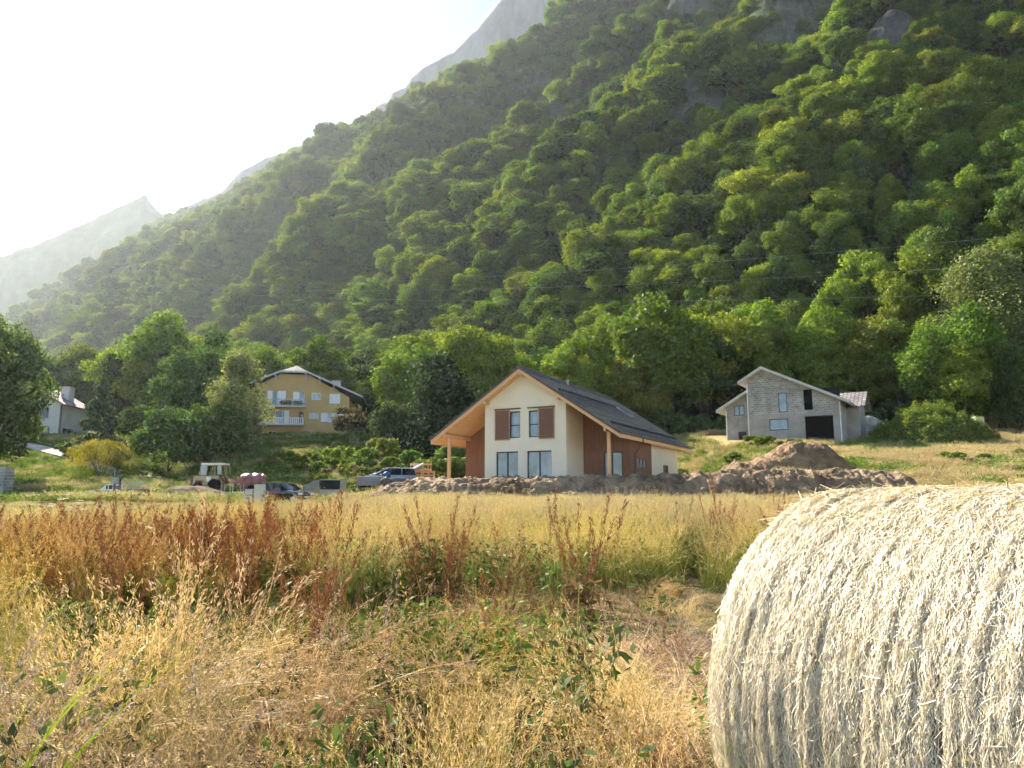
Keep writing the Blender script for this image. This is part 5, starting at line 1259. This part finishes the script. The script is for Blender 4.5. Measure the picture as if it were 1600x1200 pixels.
def T(seed, *f): r = np.random.default_rng(seed); return join(*[g(r) for g in f])
lib = []
def addlib(nm, t, mat='grass'): lib.append(poly_mesh(nm, t[0], t[1], M[mat], t[2])); return len(lib) - 1
GT = [addlib('tall', T(100 + i, lambda r: stems(r, 34, .17, .92, .22, .10, .18, .0035, GY, GOLD, 5, 30, .0052, (.50, .38, .20)), lambda r: stems(r, 34, .18, .55, .3, .25, .25, .006, GR, GY, 4),  # stem bases greener, and darker to paint shade low in the meadow
                        lambda r: stems(r, 10, .18, .75, .3, .3, .4, .004, STRAW, STRAW, 5, 14, .007, PALE))) for i in range(3)]
GG = [addlib('green', T(110 + i, lambda r: stems(r, 46, .18, .62, .3, .20, .22, .007, GR, GY, 5), lambda r: leaves_on(r, 60, .2, .08, .5, .022, (.12, .19, .04)), lambda r: stems(r, 12, .16, .85, .2, .12, .2, .0035, GY, STRAW, 5, 18, .007, (.45, .36, .16)))) for i in range(2)]
LO = [addlib('lodged', T(120 + i, lambda r: stems(r, 60, .2, .78, .25, .45, .62, .0046, GOLD, STRAW, 7, 40, .0044, (.54, .40, .21), .30, .3 * i, 2.6), lambda r: stems(r, 26, .2, .38, .3, .3, .3, .006, GR, GY, 4),
                        lambda r: stems(r, 30, .22, .7, .35, .6, .7, .0055, OCH, GOLD, 6))) for i in range(4)]
FL = [addlib('flat', T(130 + i, lambda r: stems(r, 90, .26, .62, .3, .9, .80, .0042, STRAW, PALE, 6, 0, az=.5 * i, azs=3.2), lambda r: stems(r, 16, .2, .22, .3, .3, .3, .006, GR, GY, 4))) for i in range(3)]
WD_ = [addlib('weed', T(140 + i, lambda r: stems(r, 9, .12, .6, .25, .2, .1, .006, (.12, .12, .04), (.18, .17, .05), 4), lambda r: leaves_on(r, 150, .17, .04, .55, .014, (.085, .13, .035), 1.9), lambda r: leaves_on(r, 14, .17, .3, .55, .012, (.24, .12, .05), 1.7))) for i in range(2)]
def dock(seed, h=1.0):
    r = np.random.default_rng(seed); parts = [stems(r, 4, .10, h * .92, .28, .20, .04, .008, (.15, .085, .045), (.20, .08, .045), 5, 110, .0095, RED, .5)]
    parts.append(leaves_on(r, 16, .13, .05, .40, .035, (.16, .11, .05), 2.6)); return join(*parts)
DK = [addlib('dock', dock(150 + i)) for i in range(3)]
FAR = [addlib('far', T(160 + i, lambda r: stems(r, 70, .55, .74, .28, .15, .25, .011, (.22, .21, .08), (.40, .31, .16), 4, 5, .017, (.46, .37, .21)), lambda r: stems(r, 30, .5, .45, .3, .3, .25, .016, GR, GY, 3))) for i in range(3)]
FGR = [addlib('slope', T(170 + i, lambda r: stems(r, 80, .6, .42, .4, .35, .3, .020, (.10, .16, .03), (.22, .28, .05), 3), lambda r: leaves_on(r, 90, .6, .05, .4, .05, (.15, .21, .045)))) for i in range(2)]
FGO = [addlib('goldslope', T(180 + i, lambda r: stems(r, 90, .6, .55, .35, .25, .3, .017, (.26, .22, .09), (.46, .35, .18), 3, 4, .02, (.50, .40, .24)))) for i in range(2)]
grasslib = lib_collection('wild_grass', lib)
r_ = np.random.default_rng(5)
def jitter(x0, x1, y0, y1, dens, fr=.80):
    n = int((x1 - x0) * (y1 - y0) * dens); x = x0 + (x1 - x0) * r_.random(n); y = y0 + (y1 - y0) * r_.random(n)
    k = np.abs(x) < fr * y + 1.2; return x[k], y[k]
def emit(name, xs, ys, idx, sc_, tint, tilt=.08, hz=None):
    z = ground(xs, ys); n = len(xs)
    rot = np.stack([r_.normal(size=n) * tilt, r_.normal(size=n) * tilt, r_.random(n) * 6.283], 1)
    s = sc_[:, None] * np.ones(3); 
    if hz is not None: s[:, 2] *= hz
    return scatter(name, np.stack([xs, ys, z - .01], 1), rot, s, idx, tint, grasslib)
def pxo(x, y): return 800 + F * x / np.maximum(y, .5)
inbale = lambda x, y: (np.abs((x - BC.x - (-BA.x) * BL / 2) * BN.x + (y - BC.y - (-BA.y) * BL / 2) * BN.y) < BR * .8) & (np.abs((x - BC.x) * -BA.x + (y - BC.y) * -BA.y - BL / 2) < BL / 2 + .05)
# near field
x, y = jitter(-9, 9, 1.9, 10.5, 11); k = ~inbale(x, y); x, y = x[k], y[k]; P_ = pxo(x, y)
n1 = fbm(x / 1.6, y / 1.6, 3, 2) + .5; n2 = fbm(x / .7, y / .7, 3, 9) + .5; u = r_.random(len(x))
idx = np.where(u < .50, np.array(LO)[r_.integers(0, 4, len(x))], np.where(u < .80, np.array(WD_)[r_.integers(0, 2, len(x))], np.where(u < .88, np.array(GG)[r_.integers(0, 2, len(x))], np.array(FL)[r_.integers(0, 3, len(x))])))
straw_zone = smooth(880, 960, P_ + (n1 - .5) * 160) * smooth(3.2, 4.2, y) * (1 - smooth(9.3, 10.2, y))
idx = np.where(r_.random(len(x)) < straw_zone * .85, np.array(FL)[r_.integers(0, 3, len(x))], idx)
leftg = (1 - smooth(60, 170, P_ + (n1 - .5) * 80)) * smooth(3.6, 4.4, y)
idx = np.where(r_.random(len(x)) < leftg * .75, np.array(GT)[r_.integers(0, 3, len(x))], idx)
dark = (n1 < .40) & (y > 4.2); idx = np.where((r_.random(len(x)) < .10 + .3 * (n1 > .60)) & (straw_zone < .4) & (y < 5.4), np.array(GT)[r_.integers(0, 3, len(x))], idx); idx = np.where(dark & (r_.random(len(x)) < .75), np.array(WD_)[r_.integers(0, 2, len(x))], idx)
dkz = (r_.random(len(x)) < .05 + .16 * (fbm(x / 1.1, y / 1.1, 2, 21) > .12)) & (y > 4.6) & (straw_zone < .4); idx = np.where(dkz, np.array(DK)[r_.integers(0, 3, len(x))], idx)
s_n = (.55 + .55 * r_.random(len(x))) * np.where(y < 3.6, .80, 1.0 - .55 * smooth(4.8, 7.4, y)) * (.45 + 1.15 * n1)
s_n = np.where(np.isin(idx, FL), s_n * .8, s_n); s_n = np.where(dkz, .5 + .3 * r_.random(len(x)), s_n); s_n = np.where(np.isin(idx, WD_), s_n * 1.25, s_n)
tint = np.stack([.56 + 1.0 * n2, .50 + .98 * n2, .42 + .95 * n1], 1) * (.85 + .35 * r_.random((len(x), 1)))  # darker tints paint shade into hollows, along with brown dead grass
tint[straw_zone > .5] *= np.array((1.22, 1.16, 1.02))
emit('lodged_grass', x, y, idx, s_n, tint, .10)
# the standing meadow
x, y = jitter(-18, 18, 7.2, 21, 10.5); P_ = pxo(x, y); n1 = fbm(x / 2.2, y / 2.2, 3, 6) + .5; n2 = fbm(x / .9, y / .9, 3, 3) + .5
edge = 8.1 + (n1 - .5) * 2.4 + 2.1 * smooth(860, 1000, P_); k = y > edge; x, y, P_, n1, n2 = x[k], y[k], P_[k], n1[k], n2[k]; u = r_.random(len(x))
idx = np.where(u < .46, np.array(GT)[r_.integers(0, 3, len(x))], np.where(u < .86, np.array(GG)[r_.integers(0, 2, len(x))], np.array(WD_)[r_.integers(0, 2, len(x))]))
redz = (1 - smooth(430, 600, P_)) * (1 - smooth(12, 15, y)) + .75 * np.exp(-((P_ - 700) / 80) ** 2) * (1 - smooth(10, 12, y)) + .28 * smooth(1000, 1150, P_) * (1 - smooth(13, 20, y))
idx = np.where(r_.random(len(x)) < redz * np.clip(.30 + 1.9 * fbm(x / 1.0, y / 1.6, 3, 31), .04, .75), np.array(DK)[r_.integers(0, 3, len(x))], idx)
s_m = (.72 + .42 * r_.random(len(x))) * (.88 + .38 * n1); s_m = np.where(np.isin(idx, WD_), s_m * 1.15, s_m)
tint = np.stack([.74 + .75 * n2, .76 + .68 * n2, .66 + .70 * n1], 1); tint = tint * (1 - redz[:, None] * np.array((.12, .30, .34)))
emit('meadow_grass', x, y, idx, s_m, tint, .07)
x, y = jitter(-42, 42, 20, 49.5, 3.8); k = (y < bank_h(x * 0 + 0, y) * 0 + 47.6) | (x < top_x[0] - .3) | (x > top_x[-1]); x, y = x[k], y[k]; n1 = fbm(x / 4, y / 4, 3, 6) + .5; n2 = fbm(x / 1.5, y / 1.5, 3, 3) + .5
idx = np.array(FAR)[r_.integers(0, 3, len(x))]; 
dk_ = (r_.random(len(x)) < .10 * smooth(-.02, .2, fbm(x / 2.5, y / 3.5, 3, 44)) + .02) & (y < 36); idx = np.where(dk_, np.array(DK)[r_.integers(0, 3, len(x))], idx); g_ = (n1 > .56) & (r_.random(len(x)) < .55) & ~dk_; idx = np.where(g_, np.array(FGR)[r_.integers(0, 2, len(x))], idx)
s_f = (.65 + .45 * r_.random(len(x))) * (.72 + .35 * n1)
hz_ = np.where(y > 40, .8, 1.0) * np.where((x < -7) & (y > 26), .46, 1.0)
pale_l = 1 - smooth(-14, -4, x)
tint = np.stack([.78 + .95 * n2, .84 + .80 * n2, .74 + .90 * n2], 1) * (.86 + .28 * r_.random((len(x), 1))) * (1 + .06 * pale_l[:, None])
emit('far_meadow_grass', x, y, idx, s_f, tint, .06, hz_)
# green slope on the left and behind the chalet, golden slope on the right
x, y = jitter(-75, 24, 49.5, 108, 2.3, .78)
n1 = fbm(x / 5, y / 5, 3, 6) + .5
pad_ = (x > -9) & (x < 19) & (y < 79)
trk = (x < -9) & (y > 54.5 + 3 * (n1 - .5)) & (y < 68) 
ln_ = np.zeros(len(x), bool)
for (xa, yc_), (xb, yd_) in zip(lane[:-1], lane[1:]):
    A_ = np.array((xa, yc_)); B_ = np.array((xb, yd_)); t = np.clip(((x - xa) * (xb - xa) + (y - yc_) * (yd_ - yc_)) / ((xb - xa) ** 2 + (yd_ - yc_) ** 2), 0, 1)
    ln_ |= np.hypot(x - xa - t * (xb - xa), y - yc_ - t * (yd_ - yc_)) < 1.9
k = ~(pad_ | ln_ | (trk & (r_.random(len(x)) < .88))); x, y, n1 = x[k], y[k], n1[k]
idx = np.array(FGR)[r_.integers(0, 2, len(x))]; gd = r_.random(len(x)) < (.12 + .5 * smooth(.55, .75, n1) + .4 * smooth(12, 20, x)); idx = np.where(gd, np.array(FGO)[r_.integers(0, 2, len(x))], idx)
tint = np.stack([.85 + .4 * n1, .9 + .35 * n1, .8 + .3 * n1], 1)
emit('slope_grass', x, y, idx, (.7 + .7 * r_.random(len(x))), tint, .1)
x, y = jitter(17, 84, 47, 108, 2.3, .78); n1 = fbm(x / 6, y / 6, 3, 16) + .5
pl_ = (np.abs(x - px0) < 5.6) & (y > 54.5) & (y < 61.5); gh_ = (np.hypot(x - 29, y - 88) < 8); bk = (y < 54) & (x < top_x[-1]); gv = np.hypot(x - gx0, y - 88) < 3.5
k = ~(pl_ | gh_ | bk | gv); x, y, n1 = x[k], y[k], n1[k]
gr_ = smooth(.52, .62, n1) * .8; idx = np.where(r_.random(len(x)) < gr_, np.array(FGR)[r_.integers(0, 2, len(x))], np.array(FGO)[r_.integers(0, 2, len(x))])
tint = np.stack([.85 + .4 * n1, .85 + .38 * n1, .8 + .3 * n1], 1)
emit('golden_slope_grass', x, y, idx, (.7 + .7 * r_.random(len(x))), tint, .1)
# weeds sprouting on the bank
n = 420; x = top_x[0] + (top_x[-1] - top_x[0]) * r_.random(n); y = 47.0 + 1.5 * r_.random(n) ** 2; k = r_.random(n) < .35 + (fbm(x / 2, y / 2, 2, 3) > 0); x, y = x[k], y[k]
emit('bank_weeds', x, y, np.array(FGR + FGO)[r_.integers(0, 4, len(x))], .5 + .5 * r_.random(len(x)), np.ones((len(x), 3)), .1)

# single plants one can point at
plant_me = {}
def plain(nm, t): return poly_mesh(nm, t[0], t[1], M['plant'], t[2])
dock_m = [plain('dock_plant', dock(200 + i, 1.0)) for i in range(4)]
dk = []
for pxx, D_ in ([(30, 10.6), (62, 12.5), (95, 11.2), (118, 10.4), (150, 11.6), (182, 10.9), (205, 12.2), (232, 11.0), (262, 11.8), (290, 10.6), (325, 11.4), (352, 12.6), (380, 11.0), (412, 11.9), (440, 10.6), (462, 12.8)]
                + [(655, 8.2), (672, 8.6), (690, 7.9), (708, 8.4), (640, 8.8), (725, 8.2)] + [(886, 8.0), (902, 7.7), (915, 8.2), (928, 7.8)] + [(852, 10.4), (866, 10.9)] + [(498, 5.4), (515, 5.6), (485, 5.2)] + [(140, 6.0), (200, 6.3), (175, 6.5)] + [(1070, 13), (1110, 14.5), (1160, 15), (1215, 17)]):
    zone = ('rust red dock stalk in the dense left band', 'dock stalks in the left band') if pxx < 470 and D_ > 9 else ('red brown dock stalk in the central reddish patch', 'dock stalks in the central patch') if 630 < pxx < 730 else \
        ('dark red dock stalk in the clump beside the bale', 'dock stalks left of the bale') if 880 < pxx < 930 else ('tall dark dock stalk rising in mid meadow', 'tall dark dock stalks') if 840 < pxx < 880 else \
        ('reddish dock stalk alone in the foreground grass', 'foreground docks') if 480 < pxx < 520 else ('orange red dock stalk in the shaded left hollow', 'docks in the left hollow') if D_ < 7 else ('brownish dock stalk in the meadow behind the bale', 'docks behind the bale')
    xx = xat(pxx, 850, D_); o = link('dock_plant', dock_m[len(dk) % 4], None, (xx, D_, gz(xx, D_)), random.random() * 6); s_ = random.uniform(.75, 1.15) * (1.05 if D_ < 7 else 1.0); o.scale = (s_, s_, s_ * random.uniform(.95, 1.15))
    o.rotation_euler = (random.gauss(0, .07), random.gauss(0, .07), o.rotation_euler[2]); dk.append((o, pxx, zone))
ORD = ['leftmost', 'second from the left', 'third from the left', 'fourth from the left', 'fifth from the left', 'sixth from the left', 'seventh from the left', 'eighth from the left', 'ninth from the left', 'tenth from the left', 'eleventh from the left', 'twelfth from the left', 'fourth from the right', 'third from the right', 'second from the right', 'rightmost']
for z_ in sorted(set(d[2] for d in dk)):
    grp_ = sorted([d for d in dk if d[2] == z_], key=lambda d: d[1])
    for k, (o, _, _) in enumerate(grp_): tag(o, '%s, %s' % (z_[0], ORD[k]), 'dock plant', z_[1])
# long green iris-like leaves at the lower left
for k, (pxx, D_, h_, ln2, lab) in enumerate(((45, 2.55, .62, .5, 'bright green plant of long blades at the lower left corner'), (12, 2.75, .5, .1, 'smaller pair of green blades at the left border'), (1590, 1.75, .36, .2, 'single green blade before the bale at the lower right corner'))):
    r2 = np.random.default_rng(300 + k); v, f, c = stems(r2, 6 if k == 0 else (3 if k == 1 else 2), .07, h_, .2, ln2, .12, .018, (.22, .30, .03), (.36, .42, .05), 7, az=.35, azs=1.6, wtip=.15)
    xx = xat(pxx, 1100, D_); tag(link('long_leaf_plant', poly_mesh('long_leaf_plant', v, f, M['plant'], c), None, (xx, D_, gz(xx, D_) + (.25 if k < 2 else .18))), lab, 'leafy plant')
# white umbels
def umbel(seed, h):
    r2 = np.random.default_rng(seed); st = stems(r2, 3, .05, h, .1, .12, .0, .006, (.14, .18, .05), (.2, .24, .08), 4)
    parts = [st]
    for q in range(3):
        c0 = st[0].reshape(-1, 10, 3)[q, -2:].mean(0); n = 70; a = r2.random(n) * 6.283; rr = .036 * np.sqrt(r2.random(n)); P = c0 + np.stack([np.cos(a) * rr, np.sin(a) * rr, .012 - rr * .1 + r2.random(n) * .006], 1)
        nr = np.tile((0, 0, 1.), (n, 1)) + r2.normal(size=(n, 3)) * .3; nr /= np.linalg.norm(nr, axis=1)[:, None]; v, f = quads_leaf(P, nr, .007, 1, r2); parts.append((v, f, np.full((len(v), 3), .6)))
    return join(*parts)
um = plain('white_umbel', umbel(1, 1.0)); um.name = 'white_umbel'
for k, (pxx, D_, s_, lab) in enumerate(((82, 10.3, 1.08, 'widest white umbel flower above the docks on the far left'), (112, 10.6, 1.02, 'white umbel flower just right of the widest one'), (98, 11.4, 1.12, 'taller white umbel behind the pair on the left'), (222, 9.9, .85, 'white umbel low among the left docks'), (815, 8.8, .8, 'lone white umbel in the middle of the meadow'), (1240, 12.5, .75, 'white umbel near the top left of the bale'))):
    xx = xat(pxx, 850, D_); o = link('white_umbel', um, None, (xx, D_, gz(xx, D_)), k); o.scale = (s_, s_, s_); tag(o, lab, 'wild flower')

# ------------------------------------------------------------------ shrubs on the banks and the overgrown mound
shr = [crown_mesh('foliage', 2.0, 1.35, -.1, 14, 2600, .085, c_, 'round', 400 + i, .3)[0] for i, c_ in enumerate([(.13, .19, .04), (.17, .22, .045), (.08, .12, .035), (.24, .23, .07)])]
def stem_me(seed):
    r2 = random.Random(seed); mb = MB()
    for k in range(6): a = k * 1.05; mb.tube((0, 0, -.2), (math.cos(a) * .7, math.sin(a) * .7, 1.1), .03, .012, 5)
    me = bpy.data.meshes.new('stem'); me.from_pydata(mb.v, [], mb.f); me.materials.append(M['bark']); return me
stm = stem_me(1)
def shrub(px, D, s, kind_, lab, grp, squash=1.0):
    x = xat(px, 700, D); o = empty('bank_shrub', (x, D, gz(x, D) - .05), random.random() * 6, lab, 'shrub', grp); o.scale = (s, s, s * squash)
    link('foliage', shr[kind_], o); link('stem', stm, o)
spots = [(430, 82, 1.0, 1), (455, 84, .8, 0), (480, 80, 1.1, 1), (505, 78, .9, 0), (530, 82, 1.3, 1), (548, 76, 1.0, 3), (565, 80, 1.4, 0), (585, 74, .9, 2), (600, 84, 1.5, 1), (622, 78, 1.2, 0), (640, 73, 1.0, 2), (655, 80, 1.5, 0), (675, 76, 1.2, 1), (690, 82, 1.6, 0), (712, 78, 1.3, 1), (728, 84, 1.4, 0),
         (545, 66, .6, 3), (520, 64, .5, 1), (560, 64, .55, 0), (610, 68, .7, 1), (630, 70, .8, 0), (500, 70, .7, 1), (570, 70, .8, 3), (595, 88, 1.3, 3), (650, 88, 1.1, 3), (700, 90, 1.3, 2), (745, 92, 1.5, 0)]
SL_ = [(0, 'below the silvery tree'), (450, 'below the ochre house balcony'), (490, 'below the ochre house windows'), (525, 'below the bronze leaved tree'), (557, 'above the grey trailer'), (580, 'above the silver estate car'), (615, 'above the raised tailgate'), (645, 'above the orange crates'), (684, 'behind the left chalet post'), (720, 'behind the left chalet wall')]
for i, (pxx, D_, s_, kk_) in enumerate(spots):
    w_ = [q for q in SL_ if pxx >= q[0]][-1][1]; ad = ['mid green shrub', 'bright green shrub', 'dark green shrub', 'straw coloured weedy bush'][kk_]
    shrub(pxx, D_, s_, kk_, '%s %s on the bank %s' % (['low', 'rounded', 'high'][0 if D_ < 72 else 1 if D_ < 83 else 2], ad, w_), 'shrubs on the bank ' + w_)
for i, (pxx, D_, s_) in enumerate([(205, 79, .9), (225, 77, 1.0), (240, 79, .8), (120, 88, .9), (110, 90, 1.1)]): shrub(pxx, D_, s_, 1 if i < 3 else 2, [['leftmost', 'middle', 'rightmost'][min(i, 2)] + ' bright green bush on the lit bank beside the yellow bush', ['lower', 'upper'][i - 3 if i > 2 else 0] + ' dark hedge bush above the pale lane'][i > 2], ['bright bushes beside the yellow bush', 'hedge bushes above the lane'][i > 2], .8)
for i, (pxx, D_, s_) in enumerate([(1095, 74, .8), (1120, 72, .8), (1150, 74, .9), (1180, 76, .9), (1210, 75, .8), (1240, 76, .6), (1070, 78, .9)]): shrub(pxx, D_, s_, i % 2, 'low green weed clump before the blockwork house, ' + ORD[i], 'weeds before the blockwork house', .8)
for i, (pxx, D_, s_) in enumerate([(1480, 64, .7), (1505, 62, .8), (1530, 63, .6), (1590, 66, .6)]): shrub(pxx, D_, s_, 0, 'low green bush on the golden slope below the mound, ' + ORD[i], 'bushes below the mound', .7)
# forest undergrowth: a dark row at the foot
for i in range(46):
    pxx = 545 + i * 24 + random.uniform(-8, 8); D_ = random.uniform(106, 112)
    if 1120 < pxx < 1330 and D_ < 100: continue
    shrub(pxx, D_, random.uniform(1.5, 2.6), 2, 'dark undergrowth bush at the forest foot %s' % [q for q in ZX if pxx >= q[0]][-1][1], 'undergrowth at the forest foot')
# overgrown mound
mx0 = xat(1462, 680, 80); mg = gz(mx0, 80)
md = empty('overgrown_mound', (mx0, 80, mg), 0, 'big rounded mound overgrown with green weeds right of the blockwork house', 'mound')
def mh(u, v): return 3.6 * np.clip(1 - (np.abs(u - np.where(u > 0, 0, 0)) / np.where(u > 0, 6.6, 7.0)) ** 1.9 - (v / 5.0) ** 2, -.06, 1) + fbm((u + 50) / 1.4, (v + 50) / 1.4, 3) * .5
xs = np.arange(-7.6, 7.6, .25); ys = np.arange(-5.5, 5.5, .25); A_, B_ = np.meshgrid(xs, ys); Z_m = mh(A_, B_) + ground(A_ + mx0, B_ + 80) - mg
n, m = len(xs), len(ys); f = (np.arange(m - 1)[:, None] * n + np.arange(n - 1)[None, :]).ravel()
link('mound_earth', poly_mesh('mound_earth', np.stack([A_.ravel(), B_.ravel(), Z_m.ravel()], 1), np.stack([f, f + 1, f + n + 1, f + n], 1), M['earth'], np.tile((.12, .13, .05), (n * m, 1)), True), md)
r2 = np.random.default_rng(12); n = 30000; u = -7.2 + 14.2 * r2.random(n); v = -5 + 8.5 * r2.random(n); hh = mh(u, v); k = hh > .1; u, v, hh = u[k], v[k], hh[k]; n = len(u)
P = np.stack([u, v, hh + ground(u + mx0, v + 80) - mg + r2.random(n) ** 1.5 * 1.7 * vnoise(u / .55, v / .55) ** 2], 1); nr = r2.normal(size=(n, 3)) + np.array((0, 0, .5)); nr /= np.linalg.norm(nr, axis=1)[:, None]
vv, ff = quads_leaf(P, nr, .06, 2.4, r2); c = np.array((.19, .25, .055)) * (.45 + .9 * r2.random((n, 1))); br = smooth(3.2, 5.8, u + 1.5 * (vnoise(u, v) - .5)); c = c * (1 - br[:, None] * .6) + np.array((.20, .12, .07)) * br[:, None] * .6
link('weeds', poly_mesh('weeds', vv, ff, M['shrub'], np.repeat(c, 4, 0)), md)['kind'] = 'stuff'
# ------------------------------------------------------------------ haze
hz = MB().box(-2000, 1300, -120, 1960, -20, 720)
hm = bpy.data.materials.new('haze_air'); N, L = nodes_of(hm); N.remove(N['Principled BSDF'])
pv = N.new('ShaderNodeVolumePrincipled'); pv.inputs['Density'].default_value = .00009; pv.inputs['Color'].default_value = (.86, .93, 1.0, 1); pv.inputs['Anisotropy'].default_value = .5
L.new(pv.outputs[0], N['Material Output'].inputs['Volume'])
tag(hz.build('haze', hm), kind='stuff')
